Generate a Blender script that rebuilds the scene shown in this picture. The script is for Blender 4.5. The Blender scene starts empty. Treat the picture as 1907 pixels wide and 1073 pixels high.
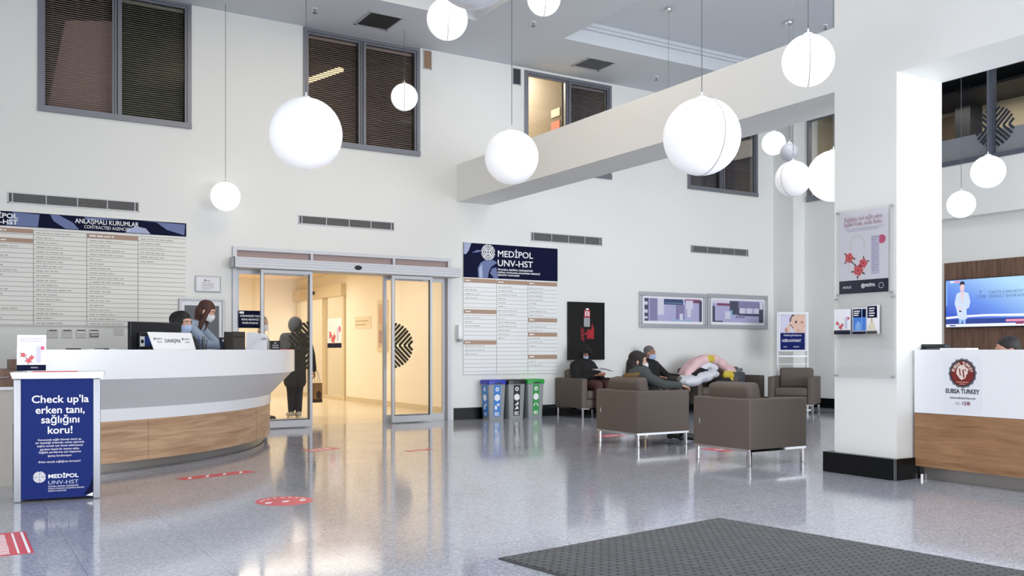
import bpy, bmesh, math, random
from mathutils import Vector, Matrix, Euler
random.seed(7)
SC = bpy.context.scene
COL = SC.collection
PI = math.pi

# ------------------------------------------------------------------ camera
CAM_H = 1.13
TH = math.radians(31.37)
FPX, IMG_W, IMG_H, PX, PY = 1723.0, 1907.0, 1073.0, 953.5, 652.0
cam_data = bpy.data.cameras.new('camera')
cam_data.sensor_width = 36.0
cam_data.lens = FPX / IMG_W * 36.0
cam_data.shift_y = (PY - IMG_H / 2) / IMG_W
cam_data.clip_end = 200
cam = bpy.data.objects.new('camera', cam_data)
COL.objects.link(cam)
cam.location = (0, 0, CAM_H)
cam.rotation_euler = (PI / 2, 0, -TH)
SC.camera = cam

# ------------------------------------------------------------------ world, light, exposure
world = bpy.data.worlds.new('daylight')
SC.world = world
world.use_nodes = True
bg = world.node_tree.nodes['Background']
bg.inputs[0].default_value = (0.80, 0.88, 1.0, 1)
bg.inputs[1].default_value = 1.0
SC.view_settings.view_transform = 'Standard'
SC.view_settings.look = 'None'
SC.view_settings.gamma = 1.0
SC.view_settings.use_curve_mapping = False
SC.view_settings.exposure = 0.1
try:
    SC.cycles.use_denoising = True
    SC.cycles.max_bounces = 8
    SC.cycles.diffuse_bounces = 5
    SC.cycles.transparent_max_bounces = 12
    SC.cycles.caustics_reflective = False
    SC.cycles.caustics_refractive = False
    SC.cycles.sample_clamp_indirect = 4.0
except Exception:
    pass

def area(name, loc, rot, sx, sy, power, color=(1, 1, 1), spread=180):
    l = bpy.data.lights.new(name, 'AREA')
    l.shape = 'RECTANGLE'; l.size = sx; l.size_y = sy
    l.energy = power; l.color = color; l.spread = math.radians(spread)
    o = bpy.data.objects.new(name, l); COL.objects.link(o)
    o.location = loc; o.rotation_euler = rot
    return o

# daylight through the glazed entrance front behind the photographer and the glazing of the two side wings
area('entrance_daylight', (2.6, -4.6, 1.7), (PI / 2, 0, 0), 8.4, 3.2, 270, (1.0, 0.99, 0.975))
area('right_wing_daylight', (10.8, -4.6, 2.3), (PI / 2, 0, 0), 6.4, 4.4, 780, (0.97, 0.985, 1.0))
area('side_daylight', (-1.8, 2.0, 1.0), (PI / 2, 0, -PI / 2), 9.0, 1.9, 160, (1.0, 0.985, 0.96))
# lamps recessed in the ceiling coffers, and two added fills under the ceiling
area('coffer_lamp', (9.8, 9.0, 6.18), (0, 0, 0), 2.6, 2.6, 60, (0.97, 0.98, 1.0))
area('coffer_lamp_warm', (4.6, 9.6, 6.18), (0, 0, 0), 3.2, 3.6, 36, (1.0, 0.80, 0.58))
area('right_wing_fill', (11.2, 5.6, 5.86), (0, 0, 0), 4.0, 3.0, 25, (0.97, 0.98, 1.0))  # unseen fill added to brighten the far end of the right wing
area('foreground_fill', (4.6, 4.4, 5.86), (0, 0, 0), 2.4, 2.4, 30, (0.98, 0.99, 1.0), 75)  # added unseen fill for the floor beside the pillar, beam kept off the header
area('coffer_cove_light', (4.6, 9.0, 5.97), (PI, 0, 0), 2.4, 1.0, 85, (1.0, 0.78, 0.54))
# warm lamps of the corridor behind the sliding door, plus an added recess fill
area('corridor_lamp', (5.2, 15.9, 2.78), (0, 0, 0), 3.2, 1.6, 50, (1.0, 0.94, 0.84))
area('corridor_lamp_far', (5.2, 20.0, 2.78), (0, 0, 0), 3.2, 2.4, 84, (1.0, 0.94, 0.84))
area('corridor_recess_fill', (8.4, 21.3, 2.78), (0, 0, 0), 0.8, 2.4, 22, (1.0, 0.94, 0.84))  # unseen fill put in to brighten the recess behind the corridor door
area('upper_room_lamp', (8.6, 14.8, 6.3), (0, 0, 0), 0.9, 0.6, 75, (1.0, 0.92, 0.74))

# ------------------------------------------------------------------ pixel helpers (planes of the room)
SN, CS = math.sin(TH), math.cos(TH)
def ray(px, py):
    a = (px - PX) / FPX; b = (PY - py) / FPX
    return Vector((SN + a * CS, CS - a * SN, b))
def at_y(px, py, Y):
    d = ray(px, py); return d * (Y / d.y) + Vector((0, 0, CAM_H))
def at_x(px, py, X):
    d = ray(px, py); return d * (X / d.x) + Vector((0, 0, CAM_H))
def at_z(px, py, Z):
    d = ray(px, py); return d * ((Z - CAM_H) / d.z) + Vector((0, 0, CAM_H))

# ------------------------------------------------------------------ materials
def lin(c):
    c = c / 255.0
    return c / 12.92 if c <= 0.04045 else ((c + 0.055) / 1.055) ** 2.4
def rgb(r, g, b):
    return (lin(r), lin(g), lin(b), 1)
MATS = {}
def mat(name, col, rough=0.5, metal=0.0, emit=0.0, ecol=None, alpha=None, trans=0.0, noise=0.0, nscale=40.0, bump=0.0, coat=0.0, spec=None):
    if name in MATS: return MATS[name]
    m = bpy.data.materials.new(name); m.use_nodes = True
    nt = m.node_tree; b = nt.nodes['Principled BSDF']
    b.inputs['Base Color'].default_value = col
    b.inputs['Roughness'].default_value = rough
    b.inputs['Metallic'].default_value = metal
    if spec is not None: b.inputs['Specular IOR Level'].default_value = spec
    if coat: b.inputs['Coat Weight'].default_value = coat; b.inputs['Coat Roughness'].default_value = 0.08
    if emit:
        b.inputs['Emission Color'].default_value = ecol or col
        b.inputs['Emission Strength'].default_value = emit
    if alpha is not None: b.inputs['Alpha'].default_value = alpha
    if trans: b.inputs['Transmission Weight'].default_value = trans
    if noise or bump:
        tc = nt.nodes.new('ShaderNodeTexCoord')
        n = nt.nodes.new('ShaderNodeTexNoise'); n.inputs['Scale'].default_value = nscale; n.inputs['Detail'].default_value = 4
        nt.links.new(tc.outputs['Object'], n.inputs['Vector'])
        if noise:
            mx = nt.nodes.new('ShaderNodeMix'); mx.data_type = 'RGBA'
            mx.inputs[6].default_value = tuple(max(0, c * (1 - noise)) for c in col[:3]) + (1,)
            mx.inputs[7].default_value = tuple(min(1, c * (1 + noise)) for c in col[:3]) + (1,)
            nt.links.new(n.outputs['Fac'], mx.inputs[0]); nt.links.new(mx.outputs[2], b.inputs['Base Color'])
        if bump:
            bp = nt.nodes.new('ShaderNodeBump'); bp.inputs['Strength'].default_value = bump; bp.inputs['Distance'].default_value = 0.01
            nt.links.new(n.outputs['Fac'], bp.inputs['Height']); nt.links.new(bp.outputs['Normal'], b.inputs['Normal'])
    MATS[name] = m
    return m

def glass(name, tint=(1, 1, 1, 1), refl=1.0, rough=0.02, dark=0.0):
    """thin architectural pane: mostly see-through with a fresnel reflection"""
    if name in MATS: return MATS[name]
    m = bpy.data.materials.new(name); m.use_nodes = True
    nt = m.node_tree; nt.nodes.clear()
    out = nt.nodes.new('ShaderNodeOutputMaterial')
    tr = nt.nodes.new('ShaderNodeBsdfTransparent'); tr.inputs[0].default_value = tint
    gl = nt.nodes.new('ShaderNodeBsdfGlossy'); gl.inputs['Roughness'].default_value = rough
    fr = nt.nodes.new('ShaderNodeFresnel'); fr.inputs[0].default_value = 1.5
    mu = nt.nodes.new('ShaderNodeMath'); mu.operation = 'MULTIPLY'; mu.inputs[1].default_value = refl; mu.use_clamp = True
    mx = nt.nodes.new('ShaderNodeMixShader')
    nt.links.new(fr.outputs[0], mu.inputs[0]); nt.links.new(mu.outputs[0], mx.inputs[0])
    nt.links.new(tr.outputs[0], mx.inputs[1]); nt.links.new(gl.outputs[0], mx.inputs[2])
    nt.links.new(mx.outputs[0], out.inputs[0])
    MATS[name] = m
    return m

def wood(name, c1, c2, axis=0, scale=1.0, rough=0.35):
    if name in MATS: return MATS[name]
    m = bpy.data.materials.new(name); m.use_nodes = True
    nt = m.node_tree; b = nt.nodes['Principled BSDF']; b.inputs['Roughness'].default_value = rough
    tc = nt.nodes.new('ShaderNodeTexCoord'); mp = nt.nodes.new('ShaderNodeMapping')
    s = [9 * scale] * 3
    for k in ([axis] if isinstance(axis, int) else axis): s[k] = 0.7 * scale
    mp.inputs['Scale'].default_value = s
    n1 = nt.nodes.new('ShaderNodeTexNoise'); n1.inputs['Scale'].default_value = 2.0; n1.inputs['Detail'].default_value = 6; n1.inputs['Distortion'].default_value = 0.6
    n2 = nt.nodes.new('ShaderNodeTexNoise'); n2.inputs['Scale'].default_value = 9.0; n2.inputs['Detail'].default_value = 8
    ad = nt.nodes.new('ShaderNodeMath'); ad.operation = 'ADD'
    ml = nt.nodes.new('ShaderNodeMath'); ml.operation = 'MULTIPLY'; ml.inputs[1].default_value = 0.35
    cr = nt.nodes.new('ShaderNodeValToRGB')
    cr.color_ramp.elements[0].position = 0.45; cr.color_ramp.elements[0].color = c1
    cr.color_ramp.elements[1].position = 0.85; cr.color_ramp.elements[1].color = c2
    nt.links.new(tc.outputs['Object'], mp.inputs[0]); nt.links.new(mp.outputs[0], n1.inputs['Vector']); nt.links.new(mp.outputs[0], n2.inputs['Vector'])
    nt.links.new(n2.outputs['Fac'], ml.inputs[0]); nt.links.new(n1.outputs['Fac'], ad.inputs[0]); nt.links.new(ml.outputs[0], ad.inputs[1])
    nt.links.new(ad.outputs[0], cr.inputs[0]); nt.links.new(cr.outputs[0], b.inputs['Base Color'])
    MATS[name] = m
    return m

def granite():
    m = bpy.data.materials.new('granite_floor'); m.use_nodes = True
    nt = m.node_tree; b = nt.nodes['Principled BSDF']; N = nt.nodes.new; L = nt.links.new
    tc = N('ShaderNodeTexCoord')
    v = N('ShaderNodeTexVoronoi'); v.inputs['Scale'].default_value = 95; L(tc.outputs['Object'], v.inputs['Vector'])
    n = N('ShaderNodeTexNoise'); n.inputs['Scale'].default_value = 60; n.inputs['Detail'].default_value = 6; L(tc.outputs['Object'], n.inputs['Vector'])
    n3 = N('ShaderNodeTexNoise'); n3.inputs['Scale'].default_value = 1.3; n3.inputs['Detail'].default_value = 3; L(tc.outputs['Object'], n3.inputs['Vector'])
    sep = N('ShaderNodeSeparateColor'); L(v.outputs['Color'], sep.inputs[0])
    cr = N('ShaderNodeValToRGB')
    e = cr.color_ramp.elements
    e[0].position = 0.0; e[0].color = rgb(120, 122, 132); e[1].position = 1.0; e[1].color = rgb(228, 229, 236)
    for p, c in ((0.25, rgb(150, 153, 163)), (0.6, rgb(174, 177, 188)), (0.9, rgb(196, 198, 207))):
        x = e.new(p); x.color = c
    mixf = N('ShaderNodeMath'); mixf.operation = 'ADD'
    m1 = N('ShaderNodeMath'); m1.operation = 'MULTIPLY'; m1.inputs[1].default_value = 0.62
    m2 = N('ShaderNodeMath'); m2.operation = 'MULTIPLY'; m2.inputs[1].default_value = 0.40
    L(sep.outputs[0], m1.inputs[0]); L(n.outputs['Fac'], m2.inputs[0]); L(m1.outputs[0], mixf.inputs[0]); L(m2.outputs[0], mixf.inputs[1])
    L(mixf.outputs[0], cr.inputs[0])
    # tile joints every 0.625 m
    sx = N('ShaderNodeSeparateXYZ'); L(tc.outputs['Object'], sx.inputs[0])
    lines = []
    for k, off in ((0, 1.223), (1, 4.65)):
        a = N('ShaderNodeMath'); a.operation = 'SUBTRACT'; a.inputs[1].default_value = off - 0.3125 - 62.5; L(sx.outputs[k], a.inputs[0])
        mo = N('ShaderNodeMath'); mo.operation = 'MODULO'; mo.inputs[1].default_value = 0.625; L(a.outputs[0], mo.inputs[0])
        su = N('ShaderNodeMath'); su.operation = 'SUBTRACT'; su.inputs[1].default_value = 0.3125; L(mo.outputs[0], su.inputs[0])
        ab = N('ShaderNodeMath'); ab.operation = 'ABSOLUTE'; L(su.outputs[0], ab.inputs[0])
        lt = N('ShaderNodeMath'); lt.operation = 'LESS_THAN'; lt.inputs[1].default_value = 0.0016; L(ab.outputs[0], lt.inputs[0])
        lines.append(lt)
    mxl = N('ShaderNodeMath'); mxl.operation = 'MAXIMUM'; L(lines[0].outputs[0], mxl.inputs[0]); L(lines[1].outputs[0], mxl.inputs[1])
    sc_ = N('ShaderNodeMath'); sc_.operation = 'MULTIPLY'; sc_.inputs[1].default_value = 0.6; L(mxl.outputs[0], sc_.inputs[0])
    mx = N('ShaderNodeMix'); mx.data_type = 'RGBA'; mx.inputs[7].default_value = rgb(60, 58, 58)
    L(sc_.outputs[0], mx.inputs[0]); L(cr.outputs[0], mx.inputs[6]); L(mx.outputs[2], b.inputs['Base Color'])
    rr = N('ShaderNodeMapRange'); rr.inputs[1].default_value = 0.3; rr.inputs[2].default_value = 0.7; rr.inputs[3].default_value = 0.07; rr.inputs[4].default_value = 0.13
    L(n3.outputs['Fac'], rr.inputs[0]); L(rr.outputs[0], b.inputs['Roughness'])
    b.inputs['Specular IOR Level'].default_value = 0.62
    return m

WALL = mat('cream_wall_paint', rgb(234, 235, 232), 0.55, noise=0.012, nscale=2.0)
CEIL = mat('ceiling_paint', rgb(205, 210, 216), 0.7)
WHITE = mat('white_lacquer', rgb(238, 239, 242), 0.25)
ALU = mat('brushed_aluminium', rgb(182, 185, 191), 0.45, 0.6)
ALU_L = mat('light_aluminium', rgb(196, 198, 203), 0.5, 0.4)
ALU_D = mat('grey_window_frame', rgb(128, 130, 138), 0.4, 0.5)
CHROME = mat('chrome', rgb(215, 216, 220), 0.08, 1.0)
BLACK = mat('black_plastic', rgb(22, 22, 25), 0.35)
BLACKST = mat('black_skirting', rgb(5, 8, 10), 0.25, spec=.25)
NAVY = mat('navy_print', rgb(28, 44, 108), 0.65, spec=.12)
NAVY_D = mat('dark_navy_print', rgb(7, 13, 50), 0.6, spec=.12)
PAPER = mat('white_paper', rgb(240, 240, 245), 0.6)
PRINT_W = mat('white_print', rgb(245, 245, 248), 0.5)
PRINT_G = mat('grey_print', rgb(150, 150, 150), 0.6)
PRINT_K = mat('black_print', rgb(25, 25, 28), 0.5)
RED = mat('red_print', rgb(205, 60, 72), 0.4)
FABRIC = mat('taupe_upholstery', rgb(98, 87, 79), 0.62, noise=0.08, nscale=260, bump=0.15)
OAK = wood('oak_laminate', rgb(160, 124, 94), rgb(204, 168, 134), axis=(0, 1))
WALNUT = wood('walnut_panel', rgb(82, 58, 46), rgb(122, 92, 74), axis=2, rough=0.45)
GLASS = glass('clear_glass', refl=0.09)
ACRYL = glass('acrylic_sheet', tint=(1, 1, 1, 1), refl=0.5)

# ------------------------------------------------------------------ mesh helpers
class MB:
    """collects shapes and links them as ONE mesh object"""
    def __init__(s, jit=1):
        s.bm = bmesh.new(); s.jit = jit; s.n = 0
    def _m(s, faces, mi):
        for f in faces: f.material_index = mi
    def box(s, x0, x1, y0, y1, z0, z1, mi=0, bevel=0.0, seg=2):
        if s.jit:                                    # joined bars never share a face plane exactly
            s.n += 1; e = .0003 * (s.n % 6)
            ex, ey, ez = (min(e, .04 * abs(q)) for q in (x1 - x0, y1 - y0, z1 - z0))
            x0 += ex; x1 -= ex; y0 += ey; y1 -= ey; z0 += ez; z1 -= ez
        r = bmesh.ops.create_cube(s.bm, size=1)
        for v in r['verts']:
            v.co = Vector((x0 + (v.co.x + .5) * (x1 - x0), y0 + (v.co.y + .5) * (y1 - y0), z0 + (v.co.z + .5) * (z1 - z0)))
        fs = list({f for v in r['verts'] for f in v.link_faces}); s._m(fs, mi)
        if bevel:
            es = list({e for f in fs for e in f.edges})
            g = bmesh.ops.bevel(s.bm, geom=es, offset=bevel, segments=seg, affect='EDGES', profile=0.5)
            s._m(g['faces'], mi)
        return s
    def obox(s, c, size, R, mi=0, bevel=0.0, seg=2):
        """oriented box: centre, size, 3x3 rotation"""
        r = bmesh.ops.create_cube(s.bm, size=1)
        for v in r['verts']:
            v.co = Vector(c) + R @ Vector((v.co.x * size[0], v.co.y * size[1], v.co.z * size[2]))
        fs = list({f for v in r['verts'] for f in v.link_faces}); s._m(fs, mi)
        if bevel:
            es = list({e for f in fs for e in f.edges})
            g = bmesh.ops.bevel(s.bm, geom=es, offset=bevel, segments=seg, affect='EDGES', profile=0.5)
            s._m(g['faces'], mi)
        return s
    def cyl(s, p0, p1, r0, r1=None, n=20, mi=0, caps=True):
        p0, p1 = Vector(p0), Vector(p1); r1 = r0 if r1 is None else r1
        d = (p1 - p0); L = d.length
        if L < 1e-6: return s
        q = d.to_track_quat('Z', 'Y')
        a = [s.bm.verts.new(p0 + q @ Vector((r0 * math.cos(2 * PI * k / n), r0 * math.sin(2 * PI * k / n), 0))) for k in range(n)]
        b = [s.bm.verts.new(p1 + q @ Vector((r1 * math.cos(2 * PI * k / n), r1 * math.sin(2 * PI * k / n), 0))) for k in range(n)]
        fs = [s.bm.faces.new((a[k], a[(k + 1) % n], b[(k + 1) % n], b[k])) for k in range(n)]
        if caps: fs += [s.bm.faces.new(a[::-1]), s.bm.faces.new(b)]
        s._m(fs, mi); return s
    def tube(s, pts, r, n=8, mi=0):
        for a, b in zip(pts[:-1], pts[1:]): s.cyl(a, b, r, r, n, mi)
        return s
    def ball(s, c, r, mi=0, sub=3, R=None):
        rr = (r, r, r) if isinstance(r, (int, float)) else r
        g = bmesh.ops.create_icosphere(s.bm, subdivisions=sub, radius=1)
        for v in g['verts']:
            p = Vector((v.co.x * rr[0], v.co.y * rr[1], v.co.z * rr[2]))
            if R is not None: p = R @ p
            v.co = Vector(c) + p
        s._m({f for v in g['verts'] for f in v.link_faces}, mi); return s
    def uvball(s, c, r, u=48, v=24, mi=0):
        g = bmesh.ops.create_uvsphere(s.bm, u_segments=u, v_segments=v, radius=r)
        for q in g['verts']: q.co += Vector(c)
        s._m({f for q in g['verts'] for f in q.link_faces}, mi); return s
    def poly(s, pts, mi=0):
        f = s.bm.faces.new([s.bm.verts.new(Vector(p)) for p in pts]); f.material_index = mi; return s
    def prism(s, pts, off, mi=0):
        """closed prism: polygon pts (3-D) extruded by the vector off"""
        off = Vector(off)
        a = [s.bm.verts.new(Vector(p)) for p in pts]; b = [s.bm.verts.new(Vector(p) + off) for p in pts]; n = len(pts)
        fs = [s.bm.faces.new(a[::-1]), s.bm.faces.new(b)] + [s.bm.faces.new((a[k], a[(k + 1) % n], b[(k + 1) % n], b[k])) for k in range(n)]
        s._m(fs, mi); return s
    def grid(s, rows, mi=0, closed=False):
        """faces between successive rows of 3-D points"""
        V = [[s.bm.verts.new(Vector(p)) for p in r] for r in rows]
        for a, b in zip(V[:-1], V[1:]):
            n = len(a)
            for k in range(n if closed else n - 1):
                f = s.bm.faces.new((a[k], a[(k + 1) % n], b[(k + 1) % n], b[k])); f.material_index = mi
        return s
    def build(s, name, mats, parent=None, smooth=False, remesh=0, smooth_it=0):
        bmesh.ops.recalc_face_normals(s.bm, faces=s.bm.faces)
        me = bpy.data.meshes.new(name)
        s.bm.to_mesh(me); s.bm.free()
        for m in (mats if isinstance(mats, (list, tuple)) else [mats]): me.materials.append(m)
        o = bpy.data.objects.new(name, me); COL.objects.link(o)
        if remesh:
            md = o.modifiers.new('r', 'REMESH'); md.mode = 'VOXEL'; md.voxel_size = remesh
            if smooth_it:
                ms = o.modifiers.new('s', 'SMOOTH'); ms.factor = 0.5; ms.iterations = smooth_it
            dg = bpy.context.evaluated_depsgraph_get()
            me2 = bpy.data.meshes.new_from_object(o.evaluated_get(dg), depsgraph=dg)
            o.modifiers.clear(); o.data = me2; me2.name = name; bpy.data.meshes.remove(me); me = me2
        if parent is not None: o.parent = parent
        if smooth is True:
            for p in me.polygons: p.use_smooth = True
        elif smooth:
            for p in me.polygons: p.use_smooth = True
            me.set_sharp_from_angle(angle=math.radians(smooth))
        return o

def thing(name, label, cat, loc=(0, 0, 0), rz=0.0, group=None):
    o = bpy.data.objects.new(name, None); COL.objects.link(o)
    o.empty_display_size = 0.1
    o.location = loc; o.rotation_euler = (0, 0, rz); o['label'] = label; o['category'] = cat
    if group: o['group'] = group
    return o
def tag(o, label, cat, group=None):
    o['label'] = label; o['category'] = cat
    if group: o['group'] = group
    return o
def struct(o):
    o['kind'] = 'structure'; return o
def dup(root, loc, rz, label, group=None):
    r = root.copy(); COL.objects.link(r); r.location = loc; r.rotation_euler = (0, 0, rz)
    r['label'] = label
    if group: r['group'] = group
    for ch in list(root.children):
        c = ch.copy(); COL.objects.link(c); c.parent = r
        for g in ch.children:
            d = g.copy(); COL.objects.link(d); d.parent = c
    return r

def text(s, size, origin, right, up, m, parent, name='lettering', width=None, align='CENTER', thick=0.0012, bold=0.0, spacing=1.0, line=1.0, squeeze=None):
    """flat lettering as a mesh; origin is the anchor of the first baseline in the parent's space"""
    cu = bpy.data.curves.new('t', 'FONT'); cu.body = s; cu.size = size; cu.align_x = align; cu.space_line = line
    cu.space_character = spacing; cu.extrude = thick; cu.offset = bold; cu.resolution_u = 3
    o = bpy.data.objects.new('t', cu); COL.objects.link(o)
    dg = bpy.context.evaluated_depsgraph_get()
    me = bpy.data.meshes.new_from_object(o.evaluated_get(dg), depsgraph=dg)
    bpy.data.objects.remove(o); bpy.data.curves.remove(cu)
    right, up = Vector(right).normalized(), Vector(up).normalized(); nrm = right.cross(up)
    sx = 1.0
    if width and me.vertices:
        xs = [v.co.x for v in me.vertices]; w = max(xs) - min(xs); sx = width / w if w > 0 else 1
    if squeeze: sx *= squeeze
    for v in me.vertices:
        c = v.co.copy(); v.co = Vector(origin) + right * (c.x * sx) + up * c.y + nrm * c.z
    me.materials.clear(); me.materials.append(m); me.name = name
    ob = bpy.data.objects.new(name, me); COL.objects.link(ob)
    if parent is not None: ob.parent = parent
    return ob

def emblem(mb, c, right, up, r, mi=0, dirs=(0, 1, 2, 3), thick=0.0015, w=0.13, ks=(0.12, 0.42, 0.72), nrm=None, rounded=False):
    """round emblem of nested chevrons that point at the centre"""
    c, right, up = Vector(c), Vector(right).normalized(), Vector(up).normalized(); nrm = right.cross(up)
    for d in dirs:
        ang = d * PI / 2
        for k in ks:
            a = k * r
            for sg in (1, -1):
                ux, uy = math.cos(PI / 4), sg * math.sin(PI / 4)
                # a+L*ux, L*uy on circle r
                bq = 2 * a * ux; L = (-bq + math.sqrt(bq * bq - 4 * (a * a - r * r))) / 2
                hw = w * r * 0.5
                ax, ay = a - hw * 0.0, 0.0
                p = [(ax, ay), (ax + L * ux, ay + L * uy)]
                nx, ny = -uy * hw, ux * hw
                if rounded:
                    end = []
                    for q in range(7):
                        t = -PI / 2 + PI * q / 6
                        end.append((p[1][0] + hw * (math.cos(t) * ux - math.sin(t) * uy), p[1][1] + hw * (math.cos(t) * uy + math.sin(t) * ux)))
                    quad = [(p[0][0] - nx, p[0][1] - ny)] + end + [(p[0][0] + nx, p[0][1] + ny)]
                else:
                    quad = [(p[0][0] - nx, p[0][1] - ny), (p[1][0] - nx, p[1][1] - ny), (p[1][0] + nx, p[1][1] + ny), (p[0][0] + nx, p[0][1] + ny)]
                # extend to apex
                pts = []
                for (x, y) in quad:
                    X = x * math.cos(ang) - y * math.sin(ang); Y = x * math.sin(ang) + y * math.cos(ang)
                    pts.append(c + right * X + up * Y + nrm * (0.0003 if sg > 0 else 0.0005))
                mb.prism(pts, nrm * thick, mi)
    return mb
XR, YR, ZU = Vector((1, 0, 0)), Vector((0, -1, 0)), Vector((0, 0, 1))

# ================================================================== SETTING
YW, XB, XRW, CEILZ = 13.26, 7.04, 14.61, 5.91

def cells(mb, u0, u1, v0, v1, holes, put):
    us = sorted({u0, u1} | {h[0] for h in holes} | {h[1] for h in holes}); vs = sorted({v0, v1} | {h[2] for h in holes} | {h[3] for h in holes})
    us = [u for u in us if u0 <= u <= u1]; vs = [v for v in vs if v0 <= v <= v1]
    for a, b in zip(us[:-1], us[1:]):
        for c, d in zip(vs[:-1], vs[1:]):
            mu, mv = (a + b) / 2, (c + d) / 2
            if any(h[0] < mu < h[1] and h[2] < mv < h[3] for h in holes): continue
            put(a, b, c, d)

# floor
mb = MB(0); mb.box(-2.0, 15.2, -5.0, 13.46, -0.12, 0.0)
struct(mb.build('floor', granite()))
mb = MB(0); mb.box(2.4, 9.2, 13.46, 23.2, -0.12, 0.0)
struct(mb.build('floor_corridor', mat('corridor_floor', rgb(226, 214, 190), 0.18, noise=0.04, nscale=30)))

# ceiling with two coffers
mb = MB(0)
COF = [(2.6, 6.54, 7.4, 11.73), (8.065, 12.2, 7.2, 11.70)]
cells(mb, -2.0, 15.2, -5.0, 13.46, COF, lambda a, b, c, d: mb.box(a, b, c, d, CEILZ, 6.205))
for h in COF: mb.box(h[0] - .02, h[1] + .02, h[2] - .02, h[3] + .02, 6.205, 6.27)
struct(mb.build('ceiling', CEIL))
mb = MB(0)
mb.box(8.065, 12.2, 11.60, 11.70, 6.15, 6.205); mb.box(8.065, 12.2, 11.64, 11.70, 6.11, 6.15)
struct(mb.build('trim_1', CEIL))

# back wall with the door and four upper windows
WINS = [(0.98, 2.88, 4.19, 5.93), (4.475, 6.375, 4.19, 5.90), (8.33, 10.17, 4.19, 5.87), (11.98, 13.84, 4.19, 5.87)]
DOOR_X0, DOOR_X1, DOOR_Z = 3.44, 6.92, 2.60
mb = MB(0)
cells(mb, -2.0, 15.2, 0.0, 6.6, WINS + [(DOOR_X0, DOOR_X1, -1, DOOR_Z)], lambda a, b, c, d: mb.box(a, b, YW, YW + .2, c, d))
struct(mb.build('wall_back', WALL))
# far right: column in the corner and the right wall with a window and the gallery glazing
mb = MB(0); mb.box(14.29, 15.0, 12.74, YW, 0, 5.91)
struct(mb.build('wall_column', WALL))
GAL = (-2.0, 10.3, 4.30, 5.80); W5 = (10.9, 12.67, 4.13, 5.72)
mb = MB(0)
cells(mb, -5.0, 12.74, 3.43, 6.6, [GAL, W5], lambda a, b, c, d: mb.box(XRW, XRW + .25, a, b, c, d))
mb.box(XRW, XRW + .25, 10.6, 12.74, 0, 3.43)
mb.box(XRW + .25, XRW + .5, -5.0, 10.6, 0, 3.43)
mb.box(XRW, XRW + .5, -5.0, 10.6, 3.38, 3.43)
struct(mb.build('wall_right', WALL))
mb = MB(0); mb.box(-2.2, -2.0, 7.0, 13.46, 0, 6.6); mb.box(-2.2, -2.0, -5.0, -3.6, 0, 6.6); mb.box(-2.2, -2.0, -3.6, 7.0, 5.6, 6.6)
struct(mb.build('wall_left', WALL))

# partition: pillar, header over the right opening, wall above and the long beam to the back wall (one flush face)
PT = 0.64
mb = MB(0)
prof = [(13.26, 3.53), (13.26, 4.13), (5.785, 4.13), (5.785, 5.91), (-5.0, 5.91), (-5.0, 3.55), (5.125, 3.55), (5.125, 0.0), (5.785, 0.0), (5.785, 3.53)]
mb.prism([(XB, y, z) for y, z in prof], (PT, 0, 0))
struct(mb.build('wall_partition', WALL))

# skirting
mb = MB(0); mb.box(DOOR_X1 + .06, 14.29, YW - .02, YW, 0, .19); mb.box(-2.0, DOOR_X0 - .06, YW - .02, YW, 0, .19)
struct(mb.build('baseboard_back', BLACKST))
mb = MB(0); mb.box(14.27, 14.29, 12.72, YW - .02, 0, .19); mb.box(14.27, XRW, 12.72, 12.74, 0, .19); mb.box(XRW - .02, XRW, 10.6, 12.72, 0, .19)
struct(mb.build('baseboard_right', BLACKST))
mb = MB(0); mb.box(XB - .07, XB + PT + .03, 5.09, 5.86, 0, .185)
mb.box(XB - .074, XB - .068, 5.086, 5.098, 0.002, .185, 1); mb.box(XB - .074, XB - .06, 5.086, 5.092, 0.002, .185, 1)
struct(mb.build('baseboard_pillar', [BLACKST, ALU]))

# ------------------------------------------------------------------ rooms behind the upper windows and the corridor
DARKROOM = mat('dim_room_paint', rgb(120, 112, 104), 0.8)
mb = MB(0)
for x0, x1 in ((0.2, 3.6), (3.9, 7.2), (11.2, 14.6)):
    y0, y1, z0, z1 = YW + .2, YW + 3.4, 3.9, 6.6
    mb.box(x0, x1, y1, y1 + .05, z0, z1); mb.box(x0, x0 + .05, y0, y1, z0, z1); mb.box(x1 - .05, x1, y0, y1, z0, z1)
    mb.box(x0, x1, y0, y1, z0 - .05, z0); mb.box(x0, x1, y0, y1, z1, z1 + .05)
struct(mb.build('wall_upper_offices', DARKROOM))
WARMROOM = mat('warm_office_paint', rgb(232, 218, 180), 0.7)
mb = MB(0)
x0, x1, y0, y1, z0, z1 = 7.9, 10.6, YW + .2, YW + 3.0, 3.9, 6.45
mb.box(x0, x1, y1, y1 + .05, z0, z1); mb.box(x0, x0 + .05, y0, y1, z0, z1); mb.box(x1 - .05, x1, y0, y1, z0, z1)
mb.box(x0, x1, y0, y1, z0 - .05, z0); mb.box(x0, x1, y0, y1, z1, z1 + .05)
for k in range(1, 9): mb.box(x0 + .05, x1 - .05, y0 + .3 * k - .008, y0 + .3 * k + .008, z1 - .004, z1 + .01, 1)
mb.box(9.235, 9.30, y0, y1, z0, z1, 2)
for k, (a, b) in enumerate(((4.95, 5.2), (5.28, 5.42), (4.62, 4.8))): mb.box(9.222, 9.234, y0 + .05, y0 + .32, a, b, 3 + k % 2)
struct(mb.build('wall_upper_lit_office', [WARMROOM, mat('ceiling_joint', rgb(190, 170, 130), .7), DARKROOM, mat('office_notice', rgb(196, 120, 110), .6), mat('office_notice_pale', rgb(216, 206, 196), .6)]))

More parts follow.
